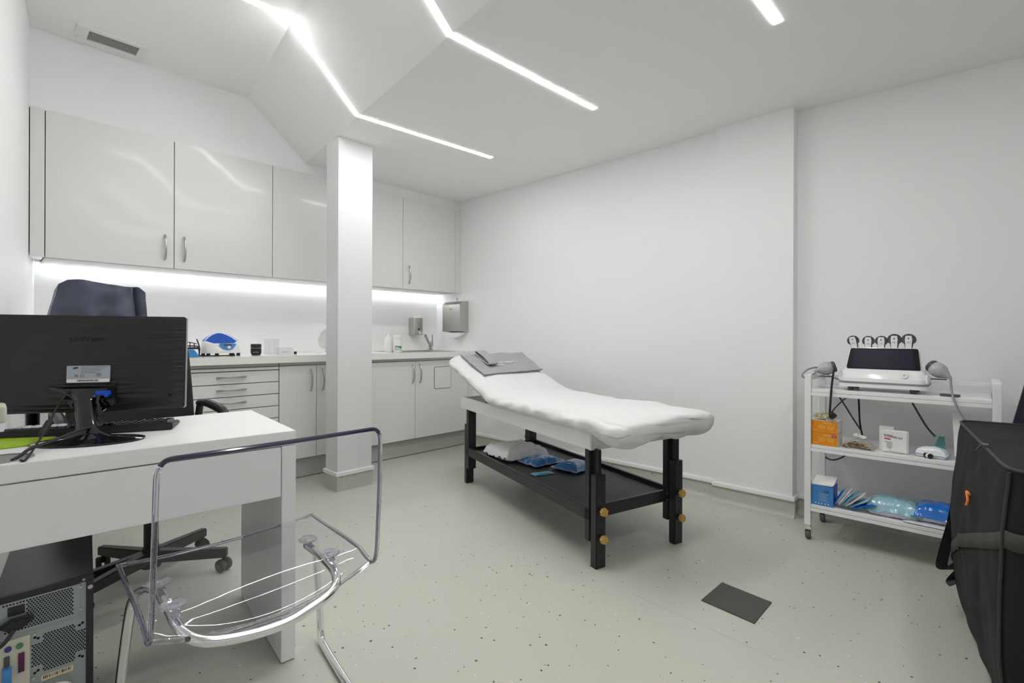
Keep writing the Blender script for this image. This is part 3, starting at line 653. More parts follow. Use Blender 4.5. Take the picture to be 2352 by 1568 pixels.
b = MB(); b.prism(rrect(-W - .004, W + .004, -Hh - .003, Hh + .003, .008), -.022, .0, MM, bev=.002); obj('bezel', b, 'black_gloss', r, world=True)
b = MB(); b.prism(rrect(W + .0042, W + .0055, -Hh, Hh, .0006, 1), -.02, -.004, MM); obj('edge_strip', b, 'nickel', r, world=True)
b = MB(); b.box(-W + .015, W - .015, -Hh + .015, Hh - .015, -.0235, -.0222, M=MM); obj('screen', b, 'screen_off', r, world=True, smooth=False)
# recessed socket bay (dark) with plugs
def mpos(px, py):   # pixel onto monitor back plane
    n_ = MM.to_3x3() @ Vector((0, 0, 1)); o_ = MM @ Vector((0, 0, .033)); rr = ray(px, py); return MM.inverted() @ (C0 + rr * ((o_ - C0).dot(n_) / rr.dot(n_)))
a = mpos(146, 888); c = mpos(262, 914)
b = MB(); b.prism(rrect(a.x, c.x, c.y, a.y, .004), .030, .0345, MM); obj('socket_bay', b, 'hole_black', r, world=True)
b = MB(); b.prism(rrect(a.x - .004, c.x + .004, a.y, a.y + .004, .0015), .028, .037, MM); b.prism(rrect(a.x - .004, c.x + .004, c.y - .004, c.y, .0015), .028, .036, MM); obj('bay_lip', b, 'monitor_shell', r, world=True)
q = mpos(240, 902); b = MB(); b.prism(rrect(q.x - .02, q.x + .019, q.y - .008, q.y + .008, .004), .034, .05, MM, bev=.002); b.cyl(MM @ Vector((q.x - .018, q.y - .009, .04)), MM @ Vector((q.x - .018, q.y - .009, .056)), .004); b.cyl(MM @ Vector((q.x + .012, q.y - .009, .04)), MM @ Vector((q.x + .012, q.y - .009, .056)), .004)
vga = obj('video_plug', b, 'blue_plug', r, world=True)
q2 = mpos(162, 900); b = MB(); b.prism(rrect(q2.x - .008, q2.x + .008, q2.y - .006, q2.y + .006, .003), .034, .052, MM, bev=.001); obj('power_plug', b, 'black_plastic', r, world=True)
q4 = mpos(387, 907); b = MB(); b.prism(rrect(q4.x - .003, q4.x + .003, q4.y - .004, q4.y + .004, .0015), .012, .0165, MM); obj('lock_slot', b, 'hole_black', r, world=True)
# rating sticker
a = mpos(154, 840); c = mpos(252, 877); 
b = MB(); b.mi = 0; b.prism(rrect(a.x, c.x, c.y, a.y, .003), .0300, .0345, MM); b.mi = 1; b.prism(rrect(a.x + .0005, c.x - .0005, c.y + .0005, c.y + .011, .002), .0345, .0347, MM)
st = obj('rating_sticker', b, ['sticker_grey', 'white_print'], r, world=True)
TM = lambda x, y, z=.0348: MM @ Matrix.Translation((x, y, z))
w_ = c.x - a.x; h_ = a.y - c.y
b = MB(); M_ = MM @ Matrix.Translation((a.x + w_ * .2, c.y + h_ * .87, 0)) @ Matrix.Rotation(.15, 4, 'Z') @ Matrix.Diagonal((1, .38, 1, 1)); b.lathe([(0, .0346), (.0075, .0346), (.0075, .0350), (0, .0350)], M=M_)
for k in range(5):
    b.box(a.x + w_ * .33, a.x + w_ * (.95 - .07 * k), c.y + h_ * (.93 - .09 * k), c.y + h_ * (.945 - .09 * k), .0347, .0349, M=MM)
random.seed(2); xx = a.x + w_ * .24
while xx < a.x + w_ * .74:
    ww = random.choice((.0006, .001, .0016)); b.box(xx, xx + ww, c.y + h_ * .06, c.y + h_ * .17, .0348, .035, M=MM); xx += ww + random.choice((.0006, .001))
obj('sticker_print', b, 'dark_print', r, world=True, smooth=False)
text('CE', .008, TM(a.x + w_ * .22, c.y + h_ * .40), 'dark_print', r); text('UL', .006, TM(a.x + w_ * .74, c.y + h_ * .46), 'dark_print', r)
b = MB(); b.tube([TM(a.x + w_ * .74 + .0065 * math.cos(t), c.y + h_ * .46 + .0055 * math.sin(t)) @ Vector((0, 0, .0003)) for t in np.linspace(0, 2 * PI, 20)[:-1]], .0004, n=6, closed=True)
b.tube([TM(a.x + w_ * .36 + .004 * math.cos(t), c.y + h_ * .40 + .0045 * math.sin(t)) @ Vector((0, 0, .0003)) for t in np.linspace(0, 2 * PI, 16)[:-1]], .0004, n=6, closed=True); obj('sticker_symbols', b, 'dark_print', r, world=True)
lg = mpos(196, 779); text('SAMSUNG', .021, TM(lg.x, lg.y, .026), 'monitor_shell', r, name='embossed_lettering', ext=.0014)
# neck and foot
BC = Vector((.214, 1.925, DT)); ns = 30
def neck(u, v):
    a_ = 2 * PI * u; k = abs(2 * v - .95); wd = .024 + .062 * max(0, k - .45) ** 2 * 3.2; dp = .013
    base = BC + UP * .012; top = MM @ Vector((-.01, -.075, .022)); c_ = base.lerp(top, v) + mn * (.008 * math.sin(v * PI))
    return c_ + mx * (math.cos(a_) * wd) + mn * (math.sin(a_) * dp)
b = MB(); b.grid(neck, 30, 22, True); bmesh.ops.holes_fill(b.bm, edges=[e for e in b.bm.edges if e.is_boundary], sides=0); bmesh.ops.recalc_face_normals(b.bm, faces=b.bm.faces); obj('neck', b, 'black_gloss', r, world=True, angle=50)
b = MB(); a_ = mpos(207, 930); b.prism([(-.058, .03), (.066, .03), (.074, .018), (.05, .004), (.028, -.012), (-.024, -.012), (-.036, .002), (-.055, .012)], .02, .04, MM @ Matrix.Translation((a_.x, a_.y - .012, 0)), bev=.004); obj('neck_mount', b, 'black_gloss', r, world=True)
b = MB(); b.lathe([(0, .0008), (.136, .0008), (.14, .003), (.14, .0055), (.10, .0105), (.05, .015), (.025, .024), (0, .026)], n=56, M=frame(BC, mx, -mn) @ Matrix.Diagonal((.98, .62, 1, 1))); obj('base_plate', b, 'black_gloss', r, world=True)
# cables at the monitor
g0 = Zp(28, 1057, DT + .004); g1 = Zp(60, 1055, DT + .004)
pw = MM @ Vector((q2.x, q2.y, .055)); adp = Yp(112, 975, pw.y - .05)
b = MB(); b.tube([pw, pw + mn * .03 + UP * -.02, Yp(128, 940, pw.y - .03), Yp(106, 985, pw.y - .07), Yp(84, 1020, 1.88), g1, g1 + Vector((-.01, -.0, -.0))], .0028, smooth=6)
b.tube([Yp(122, 955, pw.y - .04), Yp(114, 968, pw.y - .05), Yp(98, 994, pw.y - .08), Yp(92, 1004, pw.y - .09)], [.003, .009, .009, .003], n=10, smooth=3)
single('power_cable', b, 'black_rubber', 'thin black power cable with a small adapter hanging from the left of the monitor back', 'cable')
vg = MM @ Vector((q.x - .006, q.y - .006, .056))
b = MB(); b.tube([vg, vg + mn * .012 - UP * .02, Yp(226, 930, vg.y - .02), Yp(226, 945, vg.y - .02), Yp(224, 960, vg.y - .02), Yp(232, 975, vg.y - .05), Yp(190, 985, 1.92), Yp(120, 1012, 1.86), Yp(70, 1030, 1.83), Zp(48, 1045, DT + .006), g0], .004, smooth=6)
b.cyl(Yp(226, 935, vg.y - .02), Yp(224, 952, vg.y - .02), .0085, .009)
single('video_cable', b, 'black_rubber', 'thick black video cable from the blue monitor plug down to the desk port', 'cable')
# keyboard
K0 = Zp(396, 984, DT + .004); K1 = Zp(0, 1009, DT + .004); kx = (K1 - K0).normalized(); ky = Vector((-kx.y, kx.x, 0)); 
if ky.y < 0: ky = -ky
r = thing('keyboard', 'black computer keyboard behind the monitor on the desk', 'keyboard', K0 + kx * .22 + ky * .07 - UP * .003)
KM = frame(K0 + UP * -.003, kx, ky)
b = MB(); kw, kd = .445, .145
def kb(x0, x1, y0, y1, h0, h1, bev=0): b.hexa([K0 - UP * .003 + kx * x + ky * y + UP * z for (x, y, z) in ((x0, y0, .0), (x1, y0, 0), (x1, y1, 0), (x0, y1, 0), (x0, y0, h0), (x1, y0, h0), (x1, y1, h1), (x0, y1, h1))], bev=bev)
kb(0, kw, 0, kd, .024, .012, .003); obj('housing', b, 'black_plastic', r, world=True)
for row in range(6):
    n_ = 20 if row not in (5,) else 14; ww = (kw - .03) / n_
    b = MB()
    for k in range(n_):
        y0_ = .012 + row * .0215; z_ = .024 - .012 * (y0_ / kd)
        P = K0 - UP * .003 + kx * (.015 + k * ww) + ky * y0_ + UP * (z_ + .0005)
        b.hexa([P, P + kx * ww * .88, P + kx * ww * .88 + ky * .018, P + ky * .018, P + kx * .002 + UP * .007 + ky * .002, P + kx * (ww * .88 - .002) + UP * .007 + ky * .002, P + kx * (ww * .88 - .002) + UP * .007 + ky * .015, P + kx * .002 + UP * .007 + ky * .015])
    obj('key_row', b, 'black_gloss', r, world=True, smooth=False)
# green folder, wire, edge of a beige thing at the left edge
P = [Zp(*p, DT + .001) for p in ((-20, 1034), (78, 1022), (128, 1006), (-20, 1012))]
b = MB(); b.hexa(P + [p + UP * .006 for p in P], bev=.001); single('green_folder', b, 'green_folder', 'lime green folder lying on the desk left of the monitor foot', 'folder', smooth=False)
p = Yp(-6, 946, 1.86); single('desk_lamp_head', MB().box(p.x - .05, Yp(15, 946, 1.8).x, 1.76, 1.84, Yp(8, 968, 1.8).z, Yp(8, 927, 1.8).z, .008, seg=3).tube([(p.x - .04, 1.8, p.z), (p.x - .06, 1.8, p.z - .04), (p.x - .06, 1.8, DT + .002)], .008), 'beige_plastic', 'beige rounded plastic object cut off by the left edge above the desk', 'desk lamp')

# ============================================================ computer tower
TA = Zp(217, 1322, .452)
tx1 = TA.x; ty0 = 1.700; tw = .185
r = thing('computer_tower', 'black computer tower with a bare metal back panel under the desk', 'computer', (tx1 - tw / 2, ty0 + .2, 0))
TZ = .452; b = MB()
q_ = [(tx1 - tw, ty0 + .012), (tx1, ty0 + .012), (tx1 + .042, ty0 + .40), (tx1 - tw + .042, ty0 + .40)]; b.hexa([(x_, y_, .006) for x_, y_ in q_] + [(x_, y_, TZ) for x_, y_ in q_], bev=.002); obj('case', b, 'black_paint', r, world=True)
b = MB(); b.box(tx1 - tw, tx1, ty0, ty0 + .014, TZ - .014, TZ, .001); b.box(tx1 - .014, tx1, ty0, ty0 + .014, .006, TZ - .014, .001); b.box(tx1 - tw, tx1 - tw + .01, ty0, ty0 + .014, .006, TZ - .014, .001); obj('rear_rim', b, 'black_paint', r, world=True)
px1 = tx1 - .0145
b = MB(); b.box(tx1 - tw + .0105, px1, ty0 + .006, ty0 + .0115, .010, TZ - .0145); b.box(tx1 - tw + .0105, px1 - .012, ty0 + .003, ty0 + .008, TZ - .098, TZ - .016, .001)
obj('back_panel', b, 'case_metal', r, world=True, smooth=False)
# perforations
def hexhole(b, x, z, rr, y=ty0 + .0022):
    b.prism([(rr * math.cos(k * PI / 3 + .5), rr * math.sin(k * PI / 3 + .5)) for k in range(6)], 0, .0008, frame((x, y + .0008, z), (1, 0, 0), (0, 0, 1)))
b = MB(); s = .0058
for i in range(28):
    for j in range(14):
        x = px1 - .03 - i * s + (j % 2) * s / 2; z = TZ - .022 - j * s * .87
        if z < TZ - .094 or x < tx1 - tw + .016: continue
        dxp = px1 - x
        if dxp > .112 and (TZ - z) > .026 and (TZ - z) < .085: continue
        hexhole(b, x, z, .0021)
obj('power_supply_grille', b, 'hole_black', r, world=True, smooth=False)
b = MB(); cz = TZ - .165; cxx = px1 - .052
for i in range(-12, 13):
    for j in range(-12, 13):
        x = cxx + i * s + (j % 2) * s / 2; z = cz + j * s * .87
        if abs(x - cxx) > .050 or abs(z - cz) > .05: continue
        if (abs(x - cxx) > .030 and abs(z - cz) > .028): continue
        if math.hypot(x - cxx, z - cz) > .056: continue
        hexhole(b, x, z, .0021, y=ty0 + .0052)
for sx in (-1, 1):
    for sz in (-1, 1): hexhole(b, cxx + sx * .039, cz + sz * .040, .0032, ty0 + .0052); hexhole(b, cxx + sx * .045, cz + sz * .044, .0032, ty0 + .0052)
obj('fan_grille', b, 'hole_black', r, world=True, smooth=False)
b = MB()
for (x, z) in ((px1 - .011, TZ - .026), (px1 - .011, TZ - .084), (px1 - .13, TZ - .022), (px1 - .098, TZ - .112), (px1 - .1, TZ - .22)): b.cyl((x, ty0 + .0025, z), (x, ty0 + .0055, z), .0035, n=12)
b.cyl((tx1 - .007, ty0 - .002, TZ - .03), (tx1 - .007, ty0 + .002, TZ - .03), .0055, n=14); b.cyl((tx1 - .02, ty0 - .001, TZ - .007), (tx1 - .02, ty0 + .002, TZ - .007), .003, n=12); obj('screws', b, 'nickel', r, world=True)
b = MB(); x0_ = px1 - .145; b.box(x0_, x0_ + .03, ty0 + .001, ty0 + .006, TZ - .05, TZ - .028, .001); obj('rocker_switch', b, 'black_plastic', r, world=True)
b = MB(); b.prism([(-.03, 0), (-.01, .012), (.02, .012), (.034, .004), (.012, -.012), (-.012, -.014)], 0, .02, frame((x0_ + .014, ty0 - .0, TZ - .066), (1, 0, 0), (0, 0, 1)), bev=.003); obj('mains_plug', b, 'black_plastic', r, world=True)
b = MB(); b.box(tx1 - tw + .0105, px1 - .106, ty0 + .002, ty0 + .007, .05, TZ - .108, .0005); b2_ = obj('port_plate', b, 'io_plate', r, world=True, smooth=False)
ix = px1 - .106
def port(nm, x, z, wd, hg, m_, d=.006):
    b = MB(); b.box(x - wd / 2, x + wd / 2, ty0 + .002 - d, ty0 + .003, z - hg / 2, z + hg / 2, .001); return obj(nm, b, m_, r, world=True)
b = MB(); b.cyl((ix - .018, ty0 - .002, TZ - .127), (ix - .018, ty0 + .003, TZ - .127), .0065, n=18); obj('mouse_port', b, 'port_green', r, world=True)
b = MB(); b.cyl((ix - .038, ty0 - .002, TZ - .127), (ix - .038, ty0 + .003, TZ - .127), .0065, n=18); obj('keyboard_port', b, 'port_blue', r, world=True)
port('printer_port', ix - .015, TZ - .168, .011, .045, 'port_purple'); port('serial_port', ix - .04, TZ - .155, .010, .022, 'dark_grey'); port('video_plug', ix - .04, TZ - .192, .016, .045, 'blue_box', .02)
b = MB(); a0 = (px1 - .092, TZ - .226); b.prism(rrect(px1 - .085, px1 - .025, TZ - .236, TZ - .222, .002), 0, .0006, frame((0, ty0 + .0058, 0), (1, 0, 0), (0, 0, 1)))
obj('barcode_sticker', b, 'sticker_cream', r, world=True)
b = MB(); random.seed(5); xx = px1 - .082
while xx < px1 - .03:
    ww = random.choice((.0005, .001, .0018)); b.box(xx, xx + ww, ty0 + .0046, ty0 + .0052, TZ - .231, TZ - .224); xx += ww + random.choice((.0008, .0014, .003))
obj('barcode', b, 'dark_print', r, world=True, smooth=False)
single('network_cable', MB().tube([(ix + .0, ty0 - .012, TZ - .275), (ix + .02, ty0 - .015, TZ - .255), (ix + .045, ty0 - .016, TZ - .245), (ix + .075, ty0 - .016, TZ - .262), (ix + .08, ty0 - .014, TZ - .32), (ix + .06, ty0 - .012, TZ - .38), (ix + .02, ty0 - .012, .004)], .0038, smooth=6), 'cable_white', 'white cable looping at the back of the computer tower', 'cable')
single('mains_cable', MB().tube([(x0_ + .01, ty0 - .018, TZ - .078), (x0_ - .01, ty0 - .03, TZ - .10), (x0_ - .05, ty0 - .03, TZ - .125), (x0_ - .12, ty0 - .02, .2), (x0_ - .15, ty0 - .01, .006)], .0045, smooth=6), 'black_rubber', 'black mains cable leaving the back of the computer tower', 'cable')

# ============================================================ office chair
HB = Vector((.512, 2.70, 0))
r = thing('office_chair', 'black office chair with armrests and a five-star base behind the desk', 'office chair', HB)
b = MB(); b.cyl(HB + UP * .05, HB + UP * .14, .04, .034, bev=.003); b.cyl(HB + UP * .14, HB + UP * .42, .028, .028); obj('gas_column', b, 'black_paint', r, world=True)
for ang in (117, 34, -34, -146, 190):
    a = math.radians(ang); d = Vector((math.cos(a), math.sin(a), 0)); sd = Vector((-d.y, d.x, 0)); R_ = .31
    b = MB(); q = []
    for (dd, z0, z1, w2) in ((.02, .07, .125, .022), (R_, .065, .105, .016)):
        q.append([HB + d * dd - sd * w2 + UP * z0, HB + d * dd + sd * w2 + UP * z0, HB + d * dd + sd * w2 + UP * z1, HB + d * dd - sd * w2 + UP * z1])
    b.hexa([q[0][0], q[1][0], q[1][1], q[0][1], q[0][3], q[1][3], q[1][2], q[0][2]], bev=.004); lg_ = obj('base_leg', b, 'black_paint', r, world=True)
    e = HB + d * (R_ - .015); b = MB(); w_ax = (sd + d * .6).normalized()
    for s in (-1, 1): b.cyl(e + w_ax * (s * .006) + UP * .03, e + w_ax * (s * .026) + UP * .03, .0285, .027, n=22, bev=.003)
    b.cyl(e + UP * .03, e + UP * .068, .007); obj('caster', b, 'black_rubber', lg_, world=True)
b = MB(); b.prism(rrect(-.25, .25, -.23, .23, .09), 0, .08, Matrix.Translation((.48, 2.66, .43)) @ Matrix.Rotation(.1, 4, 'Z'), bev=.02, seg=3); obj('seat', b, 'black_fabric', r, world=True)
def bk(u, v):     # backrest, slightly curved, facing the desk
    zc = .50 + v * .60; hw_ = .25 - .03 * v - .05 * max(0, v - .85) / .15; a_ = u * 2 - 1
    return Vector((.485 + a_ * hw_, 2.93 + .05 * v - .03 * a_ * a_ - .03 * math.sin(v * PI), zc))
b = MB(); b.grid(bk, 16, 20); o = obj('backrest', b, 'black_fabric', r, world=True); md = o.modifiers.new('s', 'SOLIDIFY'); md.thickness = .035; md2 = o.modifiers.new('b', 'BEVEL'); md2.width = .01; md2.segments = 2
b = MB(); b.tube([HB + UP * .43, HB + Vector((0, .2, -.0)) + UP * .44, HB + Vector((0, .27, 0)) + UP * .55], .02, smooth=4); obj('back_support', b, 'black_paint', r, world=True)
for (x, s) in ((.75, 1), (.20, -1)):
    b = MB(); b.tube([(x, 2.90, .742), (x + .004, 2.80, .752), (x + .004, 2.62, .746), (x + .002, 2.52, .732), (x, 2.49, .69), (x, 2.50, .62), (x - s * .02, 2.56, .50), (x - s * .06, 2.62, .46)], [.016] * 4 + [.02] * 12 + [.021] * 10 + [.018] * 9, n=10, smooth=5)
    b.tube([(x, 2.88, .742), (x, 2.90, .70), (x - s * .01, 2.90, .60)], .016)
    obj('armrest', b, 'black_plastic', r, world=True)
# jacket draped over the top of the chair
def jk(u, v):
    a_ = u * 2 - 1; hw_ = .155 + .02 * (1 - v) + (.03 * max(0, -a_) * (1 - v) ** 1)
    topr = 1 - max(0, abs(a_) - .82) * .35
    z = 1.0 + (1.322 - 1.0) * v * topr - .010 * a_
    x = .375 + a_ * hw_; p_ = Vector((x, 2.905 + .02 * abs(a_), z))
    p_.y += .016 * math.sin(a_ * 8 + v * 3) * (.3 + .7 * (1 - v)) + .035 * N3(p_, 6, 3) + .012 * N3(p_, 19, 5) + .03 * math.exp(-((a_ - .72 - .1 * (1 - v)) / .05) ** 2); p_.z += .008 * N3(p_, 12, 9); p_.x -= .035 * max(0, -a_ - .3) * max(0, .8 - v)
    return p_
b = MB(); b.grid(jk, 50, 30); b.grid(lambda u, v: jk(1 - u, 1) + Vector((0, .10 * v, -.18 * max(0, v - .5) - .02 * abs(v - .5))), 50, 8)
b.grid(lambda u, v: jk(0, u) + Vector((-.006 * v, .10 * v, -.02 * v)), 20, 6); b.grid(lambda u, v: jk(1, 1 - u) + Vector((.012 * v, .10 * v, -.02 * v)), 20, 6)
bmesh.ops.remove_doubles(b.bm, verts=b.bm.verts, dist=.001)
single('jacket', b, 'jacket', 'dark blue-grey jacket draped over the top of the office chair', 'jacket', angle=80)

# ============================================================ clear chair
r = thing('clear_chair', 'transparent plastic chair on a chrome tube frame in front of the desk', 'chair', (.50, 1.46, 0))
prof = [(1.685, .462), (1.66, .468), (1.58, .463), (1.50, .458), (1.42, .452), (1.36, .444), (1.32, .430), (1.292, .424), (1.272, .440), (1.263, .475), (1.258, .53), (1.252, .60), (1.246, .68), (1.242, .76), (1.240, .80), (1.2395, .822)]
PV = spline([Vector((0, y, z)) for y, z in prof], 4)
def cs(u, v):
    i = v * (len(PV) - 1); k = min(int(i), len(PV) - 2); p_ = PV[k].lerp(PV[k + 1], i - k)
    a_ = u * 2 - 1; w0 = .262 + .006 * math.sin(v * PI)
    if v > .90: w0 -= .03 * (1 - math.sqrt(max(0, 1 - ((v - .90) / .10) ** 2)))
    if v < .04: w0 -= .02 * (1 - math.sqrt(max(0, 1 - ((.04 - v) / .04) ** 2)))
    sag = .012 + .042 * math.exp(-((v - .44) / .17) ** 2) if v < .62 else .012 * max(0, 1 - (v - .62) / .2)
    z = p_.z - sag * (1 - a_ * a_); y = p_.y + (0.0 if v < .5 else -.006 * (1 - a_ * a_) * min(1, (v - .5) * 4))
    return Vector((.508 + a_ * w0, y, z))
b = MB(); b.grid(cs, 60, 150); o = obj('seat_shell', b, ['clear_acrylic', 'acrylic_edge'], r, world=True, angle=80)
md = o.modifiers.new('s', 'SOLIDIFY'); md.thickness = .0085; md.offset = 0; md.material_offset_rim = 1
vs_ = np.linspace(0, 1, 90)
b = MB(); b.tube([cs(0, v) for v in vs_ if v < .955], .006, n=10); b.tube([cs(1, v) for v in vs_ if v < .955], .006, n=10); b.tube([cs(u, 0) for u in np.linspace(0, 1, 40)], .0045, n=10); b.tube([cs(u, .455) for u in np.linspace(0, 1, 50)], .006, n=10); obj('moulded_rim', b, 'acrylic_rim', r, world=True)
b = MB(); b.tube([cs(0, v) for v in np.linspace(.955, 1, 14)] + [cs(u, 1) for u in np.linspace(0.01, .99, 50)] + [cs(1, v) for v in np.linspace(1, .955, 14)], .0058, n=10); obj('top_edge', b, 'indigo_edge', r, world=True, label='dark indigo looking top edge')
rt = .0125; Lx, Rx = .305, .69; FY = 1.66
fr = []
b = MB()
def leg_side(x, s):
    k = .055 if s < 0 else .125
    return [(x + s * k * .2, 1.06, .014), (x + s * k * .35, 1.20, .0135), (x + s * k * .6, 1.4, .0135), (x + s * k * .92, FY - .02, .0135), (x + s * k, FY + .03, .03), (x + s * k, FY + .035, .09), (x + s * k * .75, FY + .0, .30), (x + s * k * .6, FY - .03, .385), (x + s * k * .25, FY - .075, .42), (x, FY - .14, .43)]
for nm, x, s in (('left', Lx, -1), ('right', Rx, 1)):
    b = MB(); b.tube(leg_side(x, s), rt, n=16, smooth=6); obj('frame_leg', b, 'chrome', r, world=True, label='chrome tube leg and floor runner')
b = MB(); b.tube([(Lx, FY - .138, .43), (Lx, 1.42, .425), (Lx + .005, 1.33, .405), (Lx + .04, 1.285, .385), (Lx + .12, 1.27, .368), (.51, 1.265, .362), (Rx - .12, 1.27, .368), (Rx - .04, 1.285, .385), (Rx - .005, 1.33, .405), (Rx, 1.42, .425), (Rx, FY - .138, .43)], rt, n=16, smooth=6); obj('seat_tube', b, 'chrome', r, world=True, label='chrome tube looping under the seat')
for x in (Lx, Rx):
    for y in (1.52, 1.375):
        zz = cs((x - .508 + .264) / .528, .22).z + .004
        b = MB(); b.lathe([(0, -.02), (.014, -.02), (.012, -.008), (.026, -.002), (.028, .0025), (.022, .006), (0, .006)], (x, y, zz)); obj('mount_disc', b, 'disc_grey', r, world=True, label='round clear mount with grey ring')

# ============================================================ treatment table
B0 = Zp(1369, 1309, 0); vU = Vector((.965, -.26, 0)).normalized(); vV = Vector((.319, .948, 0)).normalized()
L = lambda s, t, z: Vector((B0.x, B0.y, 0)) + vV * s + vU * t + UP * z
TL, TW = 1.62, .60
r = thing('treatment_table', 'white treatment table on black adjustable legs with a raised headrest', 'massage table', L(TL / 2, TW / 2, 0))
def lbox(b, s0, s1, t0, t1, z0, z1, bev=.002): b.hexa([L(s0, t0, z0), L(s1, t0, z0), L(s1, t1, z0), L(s0, t1, z0), L(s0, t0, z1), L(s1, t0, z1), L(s1, t1, z1), L(s0, t1, z1)], bev=bev)
AZ0, AZ1 = .548, .632
b = MB(); lbox(b, .035, TL + .02, -.008, .012, AZ0, AZ1, .004); lbox(b, .035, TL + .02, TW - .012, TW + .008, AZ0, AZ1, .004); lbox(b, .035, .055, .0, TW, AZ0, AZ1, .004); lbox(b, TL, TL + .02, .0, TW, AZ0, AZ1, .004)
obj('side_frame', b, 'bed_vinyl', r, world=True, smooth=False)
b = MB(); lbox(b, -.10, 1.13, .05, TW - .05, AZ1 + .001, AZ1 + .03); obj('cushion', b, 'bed_vinyl', r, world=True, smooth=False)
b = MB(); lbox(b, 1.2, TL - .05, .06, .08, AZ0 + .02, AZ1 - .02); b.tube([L(1.40, .1, .60), L(1.52, .1, .76)], .01); b.tube([L(1.40, TW - .1, .60), L(1.52, TW - .1, .76)], .01); obj('headrest_strut', b, 'dark_grey', r, world=True)
# four legs: inner post and outer sleeve with holes, two brass knobs each
for (near, side) in ((1, 0), (1, 1), (0, 0), (0, 1)):
    t0 = 0.0 if side == 0 else TW - .06
    if near: si0, si1, so0, so1 = .048, .086, .0, .044
    else: si0, si1, so0, so1 = TL - .122, TL - .078, TL - .075, TL - .035
    b = MB(); lbox(b, si0, si1, t0 - .004 if side == 0 else t0 - .004, t0 + .058, .115, .56, .003)
    if near: lbox(b, si0 - .045, si0, t0 + .018, t0 + .034, .42, .555, .002)
    lg_ = obj('leg', b, 'black_paint', r, world=True)
    b = MB(); b.mi = 0; lbox(b, so0, so1, t0, t0 + .06, 0.0005, .437, .003)
    b.mi = 1; fs = so0 if near else so1; dn = -1 if near else 1
    nrm = vU.cross(UP) * 1.0
    for k in range(9):
        c_ = L(fs + dn * .0004, t0 + .031, .035 + k * .0475); b.cyl(c_, c_ + vV * (dn * .0008), .0035, n=12)
    obj('leg_sleeve', b, ['black_paint', 'hole_black'], lg_, world=True, label='black outer sleeve with a row of holes')
    for z in ((.270, .142) if near else (.28, .15)):
        c_ = L(fs, t0 + .03, z); n_ = vV * dn
        b = MB(); b.mi = 1; b.cyl(c_, c_ + n_ * .014, .014, .016, n=20); b.mi = 0
        M = frame(c_ + n_ * .014, n_.orthogonal(), n_.cross(n_.orthogonal()))
        if (M.to_3x3() @ Vector((0, 0, 1))).dot(n_) < 0: M = M @ Matrix.Rotation(PI, 4, 'X')
        pts = [((.0185 + .0018 * math.cos(7 * t)) * math.cos(t), (.0185 + .0018 * math.cos(7 * t)) * math.sin(t)) for t in np.linspace(0, 2 * PI, 57)[:-1]]
        b.prism(pts, 0, .016, M, bev=0)
        obj('knob', b, ['brass', 'black_plastic'], lg_, world=True, label='brass coloured lobed tightening knob')
# shelf
b = MB(); RZ0, RZ1 = .212, .272
lbox(b, .048, TL - .08, -.004, .016, RZ0, RZ1); lbox(b, .048, TL - .08, TW - .018, TW + .002, RZ0, RZ1); lbox(b, .06, .08, .02, TW - .02, RZ0, RZ1); lbox(b, TL - .12, TL - .1, .02, TW - .02, RZ0, RZ1)
for z in (.225, .255): b.cyl(L(.05, TW - .052, z), L(.046, TW - .052, z), .005, n=12)
obj('shelf_rail', b, 'black_paint', r, world=True, smooth=False)
b = MB(); lbox(b, .08, TL - .12, .016, TW - .018, .240, .250, .001); obj('shelf', b, 'black_plastic', r, world=True, smooth=False)
b = MB()
for z in (.226, .256): c_ = L(.0475, TW - .068, z); b.cyl(c_, c_ - vV * .004, .0048, n=14)
obj('bolt', b, 'chrome', r, world=True)
